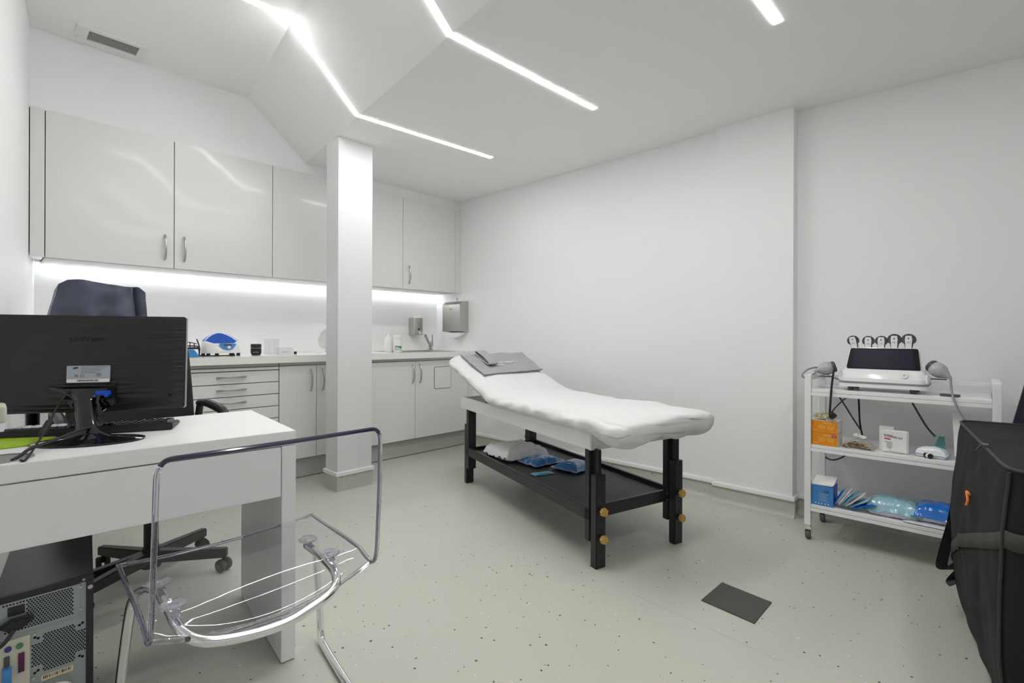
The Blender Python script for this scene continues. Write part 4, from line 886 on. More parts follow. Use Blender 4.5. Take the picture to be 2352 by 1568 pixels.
# fitted sheet
S0, SH, S1 = -.19, 1.12, 1.86
def zc(s):   # middle height of the padding
    return .668 if s < SH - .1 else .668 + (max(0, s - SH + .1)) ** 2 * 1.2 if s < SH else .668 + .012 + (s - SH) * .29
def sheet(u, v):
    a_ = 2 * PI * u; s = S0 + (S1 - S0) * v
    e0 = min(1, (s - S0) / .07); e1 = min(1, (S1 - s) / .06); e = min(e0, e1); e = math.sqrt(max(0, 1 - (1 - e) ** 2)) if e < 1 else 1
    hw_ = (TW / 2 + .045) ; hh = .052 * (.55 + .45 * e)
    rx = hw_ - .09 * (1 - e)
    cc, ss = math.cos(a_), math.sin(a_); n_ = 5.0
    x = math.copysign(abs(cc) ** (2 / n_), cc) * rx; z = math.copysign(abs(ss) ** (2 / 2.4), ss) * hh
    p_ = L(s, TW / 2 + x, zc(s) + z)
    # folds: long diagonal creases towards the near corner, gathers round the hem
    hem = max(0, -ss); side = abs(cc) ** 3
    dg = Vector(((s * .55 + x * 1.0) * 1.0, (s - x) * .22, z)); cre = -.014 * (1 - min(1, abs(N3(dg, 9, 21)) * 6)) * (.25 + .75 * max(0, N3(p_, 2.2, 31) + .4)) * (.35 + .65 * min(1, abs(x / hw_) + (.5 if s < .3 else 0)))
    wr = .011 * N3(p_, 5, 1) + .008 * N3(p_, 12, 2) * (.25 + side + hem) + .004 * N3(p_, 28, 6) * (side + hem)
    d1 = math.sin((s * 1.0 + (x + hw_) * .75) * 20 + 2.5 * N3(p_, 3, 5)) * .006 * math.exp(-((s - .15) / .5) ** 2) * (.25 + min(1, abs(x / hw_) ** 2 * 1.2))
    hang = .018 * max(0, N3(p_, 6, 9) + .35) * hem * (1 if s < .7 else .5) + (.012 * hem * math.sin(s * 38 + x * 30 + 2 * N3(p_, 4, 7)) if (s < .05) else 0)
    nb = .016 * math.exp(-((s + .13) / .1) ** 2) * math.exp(-((x + hw_ - .04) / .07) ** 2) * hem * 2.5
    tail = .02 * math.exp(-((s + .13) / .1) ** 2) * math.exp(-((x - hw_ + .05) / .1) ** 2)
    return p_ + UP * ((wr + d1 + cre * .6) * (1 if ss > -.1 else .4) - hang - nb) + vU * (cc * (.004 * math.sin(s * 30 + z * 40) + tail)) - vV * (0.012 * (1 - e) * N3(p_, 9, 4) if s < 0 else 0)
b = MB(); b.grid(sheet, 150, 260, True); bmesh.ops.holes_fill(b.bm, edges=[e for e in b.bm.edges if e.is_boundary], sides=0); bmesh.ops.recalc_face_normals(b.bm, faces=b.bm.faces)
single('bed_sheet', b, 'sheet', 'creased white fitted sheet stretched over the treatment table', 'sheet', angle=180)
# grey towel on the headrest
def tz(p_, off):
    s = (p_ - Vector((B0.x, B0.y, 0))); det = vV.x * vU.y - vV.y * vU.x; ss = (s.x * vU.y - s.y * vU.x) / det
    return zc(ss) + .058 + off
def tow_pt(px, py):   # on the slanted headrest top
    z = .9
    for _ in range(12):
        q = Zp(px, py, z) if py > 778 else None
        z = tz(q, .0)
    return q
TP = [L(1.86, .03, 0), L(1.25, .02, 0), L(1.23, .45, 0), L(1.86, .40, 0)]
TPx = [(1112, 863), (1246, 851), (1200, 812), (1058, 818)]
def hp(px, py):   # intersection with headrest plane
    P0 = L(1.5, .3, zc(1.5) + .056); d1 = vV + UP * .29; n_ = d1.cross(vU).normalized(); rr = ray(px, py); return C0 + rr * ((P0 - C0).dot(n_) / rr.dot(n_))
Q = [hp(*p) for p in TPx]
r = thing('grey_towel', 'folded grey towel with pale hem and lettering on the raised headrest', 'towel', Q[0].lerp(Q[2], .5))
nh = (vV + UP * .29).cross(vU).normalized(); nh = nh if nh.z > 0 else -nh
def tw_(u, v, off):
    p_ = Q[0].lerp(Q[1], u).lerp(Q[3].lerp(Q[2], u), v); return p_ + nh * (off + .004 + .006 * N3(p_, 12, 2) + .004 * N3(p_, 30, 2) + .008 * max(0, N3(p_, 6, 5)))
for k, (o_, nm) in enumerate(((.002, 'lower_layer'), (.009, 'upper_layer'))):
    b = MB(); b.grid(lambda u, v: tw_(u * (1 - .015 * k), v, o_), 40, 30); o = obj(nm, b, 'towel', r, world=True, angle=80); md = o.modifiers.new('s', 'SOLIDIFY'); md.thickness = .004
b = MB(); b.tube([tw_(u, 0, .0115) for u in np.linspace(0, 1, 30)], .0025, n=6); b.tube([tw_(0, u, .0115) for u in np.linspace(0, 1, 30)], .0025, n=6); obj('hem', b, 'towel_hem', r, world=True)
ux = (Q[1] - Q[0]).normalized()
c_ = hp(1162, 837) + nh * .021; c2 = hp(1147, 843) + nh * .021
text('ASTURIEN', .034, frame(c_, ux, (Q[3] - Q[0])), 'white_print', r, ext=.0012); text('KIROS', .03, frame(c2, ux, (Q[3] - Q[0])), 'white_print', r, ext=.0012)
# rolled band of towel
r = thing('towel_band', 'grey towelling band looped in a fold on top of the grey towel', 'towel', hp(1110, 835) + nh * .02)
A_, B_ = hp(1090, 818) + nh * .02, hp(1122, 846) + nh * .02; ax = (B_ - A_); wdir = ux
ring = []
for k in range(40):
    t_ = k / 40 * 2 * PI; ring.append((A_.lerp(B_, .5) + ax * .52 * math.cos(t_), nh * (.018 + .018 * math.sin(t_))))
b = MB(); b.grid(lambda u, v: ring[int(round(u * 40)) % 40][0] + ring[int(round(u * 40)) % 40][1] + wdir * (v * .075), 40, 8, True); o = obj('band', b, 'towel', r, world=True, angle=80); md = o.modifiers.new('s', 'SOLIDIFY'); md.thickness = .004
b = MB(); b.tube([q[0] + q[1] for q in ring], .0028, n=6, closed=True); obj('hem', b, 'towel_hem', r, world=True)

# ------------------------------------------------------------ soft packs
def pack(name, c, w_, d_, h_, rot, mats, label, cat, seed=0, tilt=0, group=None, flat=.6, puff=2.5, crink=1.0, flange=.14, tiltx=0):
    """sealed soft pouch: puffed middle, flat crimped rim; c = base centre"""
    r = thing(name, label, cat, c, 0, group)
    M = Matrix.Translation(c) @ Matrix.Rotation(rot, 4, 'Z') @ Matrix.Rotation(tilt, 4, 'X') @ Matrix.Rotation(tiltx, 4, 'Y')
    def f(u, v, top):
        x, y = u * 2 - 1, v * 2 - 1; ed = max(abs(x), abs(y)); k = max(0, 1 - (ed / (1 - flange)) ** puff) if ed < 1 - flange else 0
        p_ = Vector((x * w_ / 2 * (1 - .04 * y * y), y * d_ / 2 * (1 - .04 * x * x), 0))
        z = h_ * .28 + (h_ * .72 * k ** flat if top else -h_ * .27 * min(1, k * 3))
        z += crink * (.05 * h_ * N3(p_, 45, seed) + (.12 * h_ * N3(p_, 26, seed + 3) if k == 0 else .06 * h_ * N3(p_, 18, seed + 2)))
        p_.z = max(z, .0005); p_.x += .003 * N3(p_, 60, seed + 8) * crink; return M @ p_
    b = MB(); b.grid(lambda u, v: f(u, v, True), 44, 34); o1 = obj('top_film', b, mats[0], r, world=True, angle=80)
    b = MB(); b.grid(lambda u, v: f(u, v, False) - UP * .0008, 44, 34); obj('backing_sheet', b, mats[1], r, world=True, angle=80)
    if len(mats) > 2:
        b = MB()
        for (u0, u1, v0, v1) in ((0, 1, 0, flange / 2.1), (0, 1, 1 - flange / 2.1, 1), (0, flange / 2.1, 0, 1), (1 - flange / 2.1, 1, 0, 1)):
            b.grid(lambda u, v: f(u0 + (u1 - u0) * u, v0 + (v1 - v0) * v, True) + UP * .0008, 24, 24)
        obj('sealed_edge', b, mats[2], r, world=True, angle=80)
    return r
SZ = .2505
vrot = math.atan2(vU.y, vU.x)
b_ = L(1.20, .20, SZ)
pack('wrapped_pad', L(1.20, .235, SZ), .36, .34, .085, vrot, ('paper', 'paper'), 'white plastic-wrapped pad at the far end of the table shelf', 'pad', 3, crink=2.2, flat=.3, flange=.04)
c_ = Zp(1243, 1062, SZ); pack('blue_pack', Vector((c_.x, c_.y, SZ)), .27, .21, .045, vrot + .1, ('blue_pack', 'pack_white', 'clear_film'), 'clear-wrapped blue pack on the table shelf beside the white pad', 'pack', 11, group='blue packs on the table shelf')
c_ = Zp(1318, 1076, SZ); pack('blue_pack', Vector((c_.x + .01, c_.y, SZ)), .25, .21, .05, vrot + .25, ('blue_pack', 'pack_white', 'clear_film'), 'clear-wrapped blue pack on the table shelf nearest the front leg', 'pack', 17, group='blue packs on the table shelf')
c_ = Zp(1245, 1088, SZ); pack('small_blue_sachet', Vector((c_.x, c_.y, SZ)), .14, .07, .010, vrot - .1, ('mid_blue_pack', 'mid_blue_pack'), 'small flat blue sachet lying on the black table shelf', 'sachet', 5)

# ============================================================ trolley
XF, XB, YN, YF = 3.03, 3.40, -.072, .686      # front, back, right end, left end
r = thing('trolley', 'white three-shelf rolling trolley against the right wall', 'trolley', ((XF + XB) / 2, (YN + YF) / 2, 0))
P_ = .030; TT = .885
for (x, y) in ((XF, YF - P_), (XB - P_, YF - P_), (XF, YN), (XB - P_, YN)):
    b = MB(); b.box(x, x + P_, y, y + P_, .082, TT, .0015); pst = obj('post', b, 'trolley_white', r, world=True, smooth=False)
    c_ = Vector((x + P_ / 2, y + P_ / 2, 0)); b = MB(); b.mi = 0
    b.cyl(c_ + UP * .072, c_ + UP * .0818, .016, n=18); b.box(c_.x - .012, c_.x + .012, c_.y - .016, c_.y + .016, .055, .073, .003); b.box(c_.x - .003, c_.x + .022, c_.y - .016, c_.y - .0135, .02, .06, .001); b.box(c_.x - .003, c_.x + .022, c_.y + .0135, c_.y + .016, .02, .06, .001); b.cyl(c_ + Vector((.012, -.018, .026)), c_ + Vector((.012, .018, .026)), .004, n=10)
    b.mi = 1; b.cyl(c_ + Vector((.012, -.011, .026)), c_ + Vector((.012, .011, .026)), .0255, n=26, bev=.003); obj('caster', b, ['chrome', 'grey_rubber'], pst, world=True, label='chrome caster with a grey wheel')
for y in (YF - P_, YN):
    b = MB(); b.box(XF + P_, XB - P_, y, y + P_, TT - .028, TT, .0015); obj('push_bar', b, 'trolley_white', r, world=True, smooth=False)
b = MB(); b.box(XB - .024, XB - .006, YN + P_, YF - P_, TT - .038, TT - .018, .001); obj('back_rail', b, 'trolley_white', r, world=True, smooth=False)
SHZ = (.812, .515, .195)
for z in SHZ:
    b = MB(); b.box(XF + .003, XB - .003, YN + P_ + .0005, YF - P_ - .0005, z - .017, z, .0012); b.box(XF + .001, XF + .014, YN + P_ + .0005, YF - P_ - .0005, z - .036, z - .019, .001); b.box(XB - .014, XB - .001, YN + P_ + .0005, YF - P_ - .0005, z - .036, z - .019, .001); obj('shelf', b, 'trolley_white', r, world=True, smooth=False)
# ------------------------------------------------------------ the device on top
S1z = SHZ[0]
xd0 = XF + .035
ya = Xp(1925, 870, xd0 + .01).y; yb = Xp(2132, 885, xd0 + .01).y; ym = (ya + yb) / 2; hw = (ya - yb) / 2
DM = frame((xd0, ym, S1z), (0, -1, 0), (0, 0, 1))     # local x: to the right along the shelf, y: up, z: towards the camera (-x)
DM = frame((xd0, ym, S1z), (0, -1, 0), (1, 0, 0))     # local x right, y away from the camera, z = down?
if (DM.to_3x3() @ Vector((0, 0, 1))).z < 0: DM = DM @ Matrix.Diagonal((1, 1, -1, 1))
r = thing('therapy_device', 'white therapy device with a sloping dark touchscreen on top of the trolley', 'medical device', (xd0 + .13, ym, S1z))
def T3(x, y, z): return Vector((xd0 + y, ym - x, S1z + z))
# base tray
b = MB(); base = rrect(-hw, hw, 0, .25, .045, 8)
def plate(b, pts, z0, z1, sc=1.0): b.prism([(xd0 + y, ym - x) for x, y in pts], S1z + z0, S1z + z1)
b.mi = 0; plate(b, base, .022, .040); b.mi = 1; plate(b, rrect(-hw - .001, hw + .001, -.001, .25, .045, 8), .040, .050); b.mi = 0
obj('base', b, ['machine_white', 'mid_grey'], r, world=True)
# sloping body loft
def body(u, v):
    pts = rrect(-1, 1, 0, 1, .22, 6); k = u * len(pts); p_ = pts[int(k) % len(pts)]
    st = [(.050, hw, 0, .25), (.068, hw, .004, .25), (.095, hw * .97, .022, .24), (.112, hw * .93, .045, .23), (.118, hw * .89, .058, .23)]
    k = v * (len(st) - 1); i = min(int(k), len(st) - 2); f_ = k - i; q = [a_ + (c_ - a_) * f_ for a_, c_ in zip(st[i], st[i + 1])]
    return T3(p_[0] * q[1], q[2] + p_[1] * (q[3] - q[2]), q[0])
b = MB(); b.grid(body, 28, 18, True); bmesh.ops.holes_fill(b.bm, edges=[e for e in b.bm.edges if e.is_boundary], sides=0); bmesh.ops.recalc_face_normals(b.bm, faces=b.bm.faces); obj('body', b, 'machine_white', r, world=True, angle=50)
# screen housing: slanted slab
SM = frame(T3(0, .048, .112), (0, -1, 0), (.085, 0, .20)); sh = .124; 
b = MB(); b.prism([(-hw * .87, -.01), (hw * .87, -.01), (hw * .80, sh), (-hw * .80, sh)], -.05, 0, SM, bev=.012, seg=4); obj('screen_housing', b, 'machine_white', r, world=True)
def trap(w0, w1, y0, y1, r_=.01): 
    pts = []; C4 = [(-w0, y0), (w0, y0), (w1, y1), (-w1, y1)]
    for i in range(4):
        p_, q_, n_ = Vector(C4[i - 1]), Vector(C4[i]), Vector(C4[(i + 1) % 4]); a_ = q_ + (p_ - q_).normalized() * r_; c_ = q_ + (n_ - q_).normalized() * r_
        for k in range(6): t_ = k / 5; v_ = a_ * (1 - t_) ** 2 + q_ * 2 * t_ * (1 - t_) + c_ * t_ ** 2; pts.append((v_.x, v_.y))
    return pts
b = MB(); b.prism(trap(hw * .835, hw * .765, .001, sh - .009), .0005, .003, SM); obj('screen_glass', b, 'screen_glass', r, world=True)
b = MB(); b.prism(trap(hw * .70, hw * .65, .008, sh - .016, .002), .003, .0036, SM); obj('display', b, 'screen_off', r, world=True)
bp_ = Xp(2077, 863, xd0 + .012); bM = frame((xd0 + .0125, bp_.y, bp_.z), (0, -1, 0), (.5, 0, 1)); b = MB(); b.lathe([(0, -.004), (.015, -.004), (.0155, .002), (.013, .004), (0, .0035)], M=bM); bo = obj('power_button', b, 'white_plastic', r, world=True)
b = MB(); b.tube([bM @ Vector((.005 * math.sin(t_), .005 * math.cos(t_), .0045)) for t_ in np.linspace(.5, 2 * PI - .5, 16)], .0007, n=6); b.tube([bM @ Vector((0, .001, .0045)), bM @ Vector((0, .0065, .0045))], .0007, n=6); obj('power_symbol', b, 'dark_grey', bo, world=True)
for x in (-hw * .72, hw * .68):
    for y in (.04, .21): b = MB(); b.cyl(T3(x, y, .0005), T3(x, y, .023), .012, .014, n=16); obj('foot', b, 'dark_grey', r, world=True)
for s in (-1, 1):
    b = MB(); b.prism(rrect(s * hw - (.012 if s > 0 else 0), s * hw + (.012 if s < 0 else 0), .02, .22, .005, 3), 0, .045, Matrix.Translation((xd0, ym, S1z + .05)) @ Matrix(((0, 1, 0, 0), (-1, 0, 0, 0), (0, 0, 1, 0), (0, 0, 0, 1))), bev=.003); obj('side_rim', b, 'machine_white', r, world=True)
# handpiece row
hpx = (1959, 1994, 2024, 2054, 2087)
names = ('leftmost, tilted to the left', 'second from the left', 'middle one', 'second from the right', 'rightmost')
for k, px in enumerate(hpx):
    cc_ = Xp(px, 781 + (1, 2, 2, -1, -1)[k], XF + .17)
    rr_ = .030 if k > 2 else .027
    r = thing('handpiece', 'black rimmed handpiece standing behind the touchscreen, %s of five' % names[k], 'device head', cc_ - UP * .045, 0, 'handpieces standing behind the touchscreen')
    tl = -.22 if k == 0 else 0
    M = Matrix.Translation(cc_) @ Matrix.Rotation(tl, 4, 'X') @ frame((0, 0, 0), (0, -1, 0), (0, 0, 1))
    outl = [(rr_ * math.sin(t_) * (1 if abs(t_) < 2.2 else .8), rr_ * math.cos(t_)) for t_ in np.linspace(-2.3, 2.3, 22)] + [(.014, -.045), (-.014, -.045)]
    b = MB(); b.prism(outl, -.02, 0, M, bev=.002); obj('rim', b, 'dark_grey', r, world=True)
    b = MB(); b.prism([(-.012, -.045), (.012, -.045), (.014, -.01), (.015, .002), (.013, .012), (.012, .02), (-.012, .02), (-.013, .012), (-.015, .002), (-.014, -.01)], 0, .007, M, bev=.0015); bo = obj('insert', b, 'machine_white', r, world=True)
    b = MB(); b.cyl(M @ Vector((0, .006, .007)), M @ Vector((0, .006, .0078)), .0032, n=12); b.box(-.007, .007, -.012, -.011, .007, .0075, M=M); b.box(-.007, .007, -.016, -.015, .007, .0075, M=M); b.box(-.009, -.007, -.021, -.019, .007, .0075, M=M); b.box(.007, .009, -.021, -.019, .007, .0075, M=M); obj('marking', b, 'dark_print', bo, world=True, smooth=False)
# two applicators on clear brackets
for (px, py, lab, s) in ((1898, 846, 'grey bulb applicator in a clear bracket left of the therapy device', -1), (2156, 850, 'grey bulb applicator in a clear bracket right of the therapy device', 1)):
    c_ = Xp(px, py, XF + .10)
    r = thing('applicator', lab, 'applicator', Vector((c_.x, c_.y, S1z)))
    dn = Vector((-.35, -.75 * s, -.55)) if s > 0 else Vector((-.25, .9, -.30)); dn.normalize()
    b = MB(); M = Matrix.Translation(c_) @ (-dn).to_track_quat('Z', 'Y').to_matrix().to_4x4()
    b.lathe([(0, .038), (.022, .036), (.033, .022), (.036, .0), (.031, -.018), (.02, -.034), (.012, -.046), (.0075, -.056), (0, -.056)], M=M); obj('bulb', b, 'bulb_grey', r, world=True)
    b = MB(); b.lathe([(0, .046), (.025, .045), (.03, .038), (.03, .028), (0, .028)], M=M); obj('contact_face', b, 'dark_grey', r, world=True)
    zb_ = c_.z - .036; b = MB(); x_ = c_.x
    b.box(x_ - .03, x_ + .05, c_.y - .05, c_.y + .05, zb_ - .004, zb_, .001); b.box(x_ + .04, x_ + .044, c_.y - .05, c_.y + .05, S1z + .001, zb_ - .004)
    b.box(x_ - .03, x_ + .05, c_.y - .05, c_.y + .05, S1z + .0005, S1z + .004, .001); obj('bracket', b, 'clear_box', r, world=True, smooth=False)
    b = MB(); b.box(x_ - .02, x_ + .02, c_.y - .03, c_.y + .03, zb_ - .009, zb_ - .0045); obj('bracket_plate', b, 'dark_grey', r, world=True, smooth=False)
    e = c_ + dn * .056
    if s < 0:
        pts = [e, Xp(1878, 853, XF + .07), Xp(1852, 866, XF + .02), Xp(1843, 864, XF + .01), Xp(1845, 857, XF + .02), Xp(1858, 847, XF + .06), Xp(1878, 844, XF + .10), Xp(1890, 855, XF + .2), Vector((XB - .01, YF - .1, S1z + .03)), Vector((XB + .012, YF - .16, S1z + .02))]
    else:
        pts = [e, Xp(2190, 915, XF - .005), Xp(2216, 965, XF - .02), Vector((XF - .03, -.03, .58)), Vector((XF - .022, .0, .46)), Vector((XF - .018, .05, .40))]
    b = MB(); b.tube(pts, .0048, n=8, smooth=6); obj('cord', b, 'cord_grey', r, world=True)
# black power cord with plug
pts = [Xp(1918, 846, xd0 + .05), Xp(1915, 852, XF - .004), Xp(1911, 880, XF - .006), Xp(1909, 900, XF - .008), Xp(1907, 930, XF - .008), Xp(1906, 945, XF - .004)]
r = thing('plug_cord', 'thick black mains cord with a plug dangling over the orange glove boxes', 'power cord', pts[-1])
b = MB(); b.tube(pts, .005, n=10, smooth=6); obj('cord', b, 'black_rubber', r, world=True)
e = pts[-1]; q = Xp(1914, 957, XF + .01); b = MB(); b.tube([e, e.lerp(q, .4), q], [.006, .014, .018], n=14, smooth=4); obj('plug', b, 'black_rubber', r, world=True)
b = MB()
for o_ in (-.008, .008): b.cyl(q + Vector((0, o_, 0)), q + Vector((0, o_ + .012, -.014)), .0024, n=8)
obj('prongs', b, 'nickel', r, world=True)
def cord(name, pts, rad, m_, label): return single(name, MB().tube(pts, rad, n=8, smooth=6), m_, label, 'cord')
xb_ = XB + .012
cord('hanging_cord', [Xp(1972, 905, XB - .02), Xp(1973, 930, XB - .02), Xp(1975, 970, XB - .022), Xp(1981, 1002, XB - .024)], .0045, 'black_rubber', 'black cord hanging straight down behind the middle shelf, left of the white packet')
cord('crossing_cord', [Xp(1922, 905, XB - .03), Xp(1935, 922, XB - .03), Xp(1960, 962, XB - .03), Xp(1979, 990, XB - .03)], .0042, 'dark_grey', 'dark grey cord slanting down to the right behind the middle shelf')
cord('crossing_cord', [Xp(1955, 906, XB - .045), Xp(1935, 920, XB - .045), Xp(1912, 944, XB - .045), Xp(1908, 960, XB - .045)], .0038, 'dark_grey', 'thin dark grey cord slanting down to the left behind the mains plug')
cord('slanting_cord', [Xp(2090, 915, XB - .03), Xp(2110, 950, XB - .03), Xp(2130, 982, XB - .03), Xp(2148, 1002, XB - .03)], .0045, 'dark_grey', 'dark grey cord slanting down behind the blue and white pack')
cord('looped_cord', [Xp(1891, 1040, XB - .02), Xp(1897, 1050, XB - .02), Xp(1912, 1056, XB - .02), Xp(1930, 1052, XB - .02), Xp(1944, 1044, XB - .02)], .004, 'black_rubber', 'black cord looping below the middle shelf of the trolley')
p = Xp(2182, 893, XF + .06); p.z = S1z; single('black_clip', MB().box(-.035, .035, -.014, .014, .0005, .012, .003, M=Matrix.Translation(p) @ Matrix.Rotation(1.2, 4, 'Z')), 'dark_grey', 'small dark clip lying on the top shelf under the grey cord', 'clip')
# ------------------------------------------------------------ middle shelf things
S2 = SHZ[1]
gy0, gy1 = Xp(1924, 1010, XF + .012).y, YF - P_ - .003
for k, lab in enumerate(('orange glove box at the bottom of the stack on the middle shelf', 'orange glove box on top of the stack with gloves sticking out')):
    z0 = S2 + .001 + k * .0655; z1 = z0 + .0645
    r = thing('glove_box', lab, 'glove box', (XF + .07, (gy0 + gy1) / 2, z0), 0, 'orange glove boxes stacked on the trolley')
    b = MB(); b.mi = 0; b.box(XF + .012, XF + .13, gy0, gy1, z0, z1, .0008); b.mi = 1; b.box(XF + .013, XF + .13, gy0 - .0006, gy0 + .001, z0 + .001, z1 - .001); 
    if k: b.box(XF + .0125, XF + .1305, gy0 - .0004, gy1, z1 - .0005, z1 + .0008)
    obj('carton', b, ['orange_box', 'paper'], r, world=True, smooth=False)
    fx = XF + .0115; FM = lambda y, z: frame((fx, y, z), (0, -1, 0), (0, 0, 1))
    wd = gy1 - gy0
    text('LATEX', .014, FM(gy1 - wd * .60, z1 - .012), 'pale_orange_print', r)
    if k: text('S', .012, FM(gy1 - wd * .87, z1 - .014), 'white_print', r)
    else:
        b = MB(); b.prism(rrect(-.011, .011, -.006, .006, .005), 0, .0004, FM(gy1 - wd * .86, z1 - .012)); obj('size_badge', b, 'purple_print', r, world=True); text('XS', .010, frame((fx - .0006, gy1 - wd * .86, z1 - .012), (0, -1, 0), (0, 0, 1)), 'white_print', r)
    b = MB(); b.tube([FM(gy1 - wd * .80, z0 + .015) @ Vector((.008 * math.cos(t_), .008 * math.sin(t_), .0003)) for t_ in np.linspace(.6, 5.2, 16)], .0007, n=6); b.box(fx - .0004, fx, gy1 - wd * .22, gy1 - wd * .04, z0 + .012, z0 + .0145); obj('print', b, 'pale_orange_print', r, world=True)
    b = MB()
    b.prism([(.0, 0), (.028, .004), (.03, .02), (.012, .028), (-.005, .02)], 0, .0003, FM(gy1 - wd * .28, z0 + .017)); b.prism([(.0, 0), (.028, .004), (.03, .02), (.012, .028), (-.005, .02)], 0, .0003, FM(gy1 - wd * .62, z0 + .017)); obj('hand_picture', b, 'orange_light', r, world=True)
    if k:
        b = MB(); random.seed(3)
        for i in range(7):
            cx_ = Vector((XF + .05 + random.uniform(-.02, .03), gy1 - .02 - i * .011, z1 + .004))
            b.grid(lambda u, v: cx_ + Vector(((u - .5) * .05 + .01 * N3(Vector((u, v, i)), 4, 1), (v - .5) * .035, .006 + .020 * abs(N3(Vector((u * 2, v * 2, i)), 1.6, i)) * 2 + .008 * (1 - abs(2 * u - 1)))), 12, 10)
        o = obj('gloves', b, 'glove_latex', r, world=True, angle=60, label='crumpled yellowish latex gloves'); md = o.modifiers.new('s', 'SOLIDIFY'); md.thickness = .0015
        b = MB(); c_ = Vector((XF + .05, gy0 + .035, z1)); b.hexa([c_ + Vector(v_) for v_ in ((-.03, -.02, .0015), (-.03, .022, .0015), (.02, .022, .0015), (.02, -.02, .0015), (-.018, -.008, .02), (-.015, .01, .024), (.01, .008, .016), (.01, -.008, .012))]); obj('torn_flap', b, 'paper', r, world=True, smooth=False)
# bag of wooden sticks
ya_ = Xp(1930, 1020, XF + .03).y; yc_ = Xp(2006, 1032, XF + .03).y
c_ = Vector((XF + .075, (ya_ + yc_) / 2, S2 + .001)); r = thing('stick_bag', 'clear bag of short wooden sticks lying beside the orange glove boxes', 'bag', c_)
hw_ = (ya_ - yc_) / 2
b = MB(); random.seed(7)
for i in range(46):
    t_ = random.uniform(-1, 1); h_ = (1 - abs(t_) ** 1.5) * .048; q_ = c_ + Vector((random.uniform(-.045, .03), t_ * hw_ * .86, .004 + random.uniform(.1, 1) * h_))
    M = Matrix.Translation(q_) @ Matrix.Rotation(random.uniform(-1, 1) * .9, 4, 'Z') @ Matrix.Rotation((-.9 if t_ < 0 else .9) * abs(t_) * random.uniform(.4, 1.1), 4, 'X') @ Matrix.Rotation(random.uniform(-.4, .4), 4, 'Y')
    b.prism(rrect(-.02, .02, -.007, .007, .0065, 4), -.0012, .0012, M)
for v_ in b.bm.verts: v_.co.z = max(v_.co.z, S2 + .0015)
obj('wooden_sticks', b, 'wood', r, world=True, smooth=False)['kind'] = 'stuff'
b = MB(); b.grid(lambda u, v: c_ + Vector(((u - .5) * .15, (v * 2 - 1) * (hw_ + .004), .0008 + .07 * max(0, 1 - abs(v * 2 - 1) ** 1.6) * math.sin(PI * min(1, .12 + u)) ** .5 + .004 * N3(Vector((u, v, 0)), 9, 3))), 26, 40); obj('film', b, 'clear_film', r, world=True, angle=80)
b = MB(); M = frame(c_ + Vector((-.02, -.005, .066)), (0, -1, -.25), (1, 0, .2)); b.prism([(-.022, -.02), (.03, -.022), (.034, .015), (-.018, .018)], 0, .0008, M); obj('paper_slip', b, 'paper', r, world=True, smooth=False)
# compress packet
pa, pb = Xp(2024, 1030, XF + .05), Xp(2086, 1034, XF + .05); pt = Xp(2027, 968, XF + .07)
w_ = pa.y - pb.y; hh = .112
r = thing('compress_packet', 'upright white packet of compresses with black and red print on the middle shelf', 'packet', (XF + .07, (pa.y + pb.y) / 2, S2 + .001))
PM = Matrix.Translation((XF + .05, (pa.y + pb.y) / 2, S2 + .001)) @ Matrix.Rotation(.10, 4, 'Y') @ Matrix.Rotation(-.04, 4, 'Z') @ frame((0, 0, 0), (0, -1, 0), (0, 0, 1))
b = MB(); b.prism(rrect(-w_ / 2, w_ / 2, .001, hh, .006), -.042, 0, PM, bev=.006, seg=3); obj('packet', b, 'white_plastic', r, world=True)
LT = lambda x, y: PM @ Matrix.Translation((x, y, .0008)) @ Matrix.Rotation(-.10, 4, 'Z')
text('CLASSICPLUS', .006, LT(-w_ / 2 + .026, hh * .77), 'dark_print', r, align='CENTER'); text('KOMPRES NT', .0125, LT(-w_ / 2 + .047, hh * .69), 'dark_print', r)
b = MB(); b.prism(rrect(-.013, .013, -.0035, .0035, .0034), 0, .0003, LT(-w_ / 2 + .024, hh * .60)); obj('red_badge', b, 'red_print', r, world=True)
b = MB()
for k in range(9): b.box(-.003, .022 - .003 * (k % 3), -.0006, .0006, 0, .0003, M=LT(-w_ / 2 + .024, hh * (.48 - .032 * k)))
b.box(-.005, .003, -.002, .002, 0, .0003, M=LT(-w_ / 2 + .018, hh * .47)); b.box(-.02, .035, -.0007, .0007, 0, .0003, M=LT(0, hh * .07)); obj('small_print', b, 'grey_print', r, world=True, smooth=False)
text('CE', .008, LT(-w_ / 2 + .034, hh * .17), 'grey_print', r)
q = Xp(2022, 985, XF + .14); single('white_carton', MB().box(XF + .10, XF + .15, q.y - .06, q.y, S2 + .001, Xp(2018, 977, XF + .10).z, .001), 'paper', 'plain white carton standing behind the compress packet', 'carton', smooth=False)
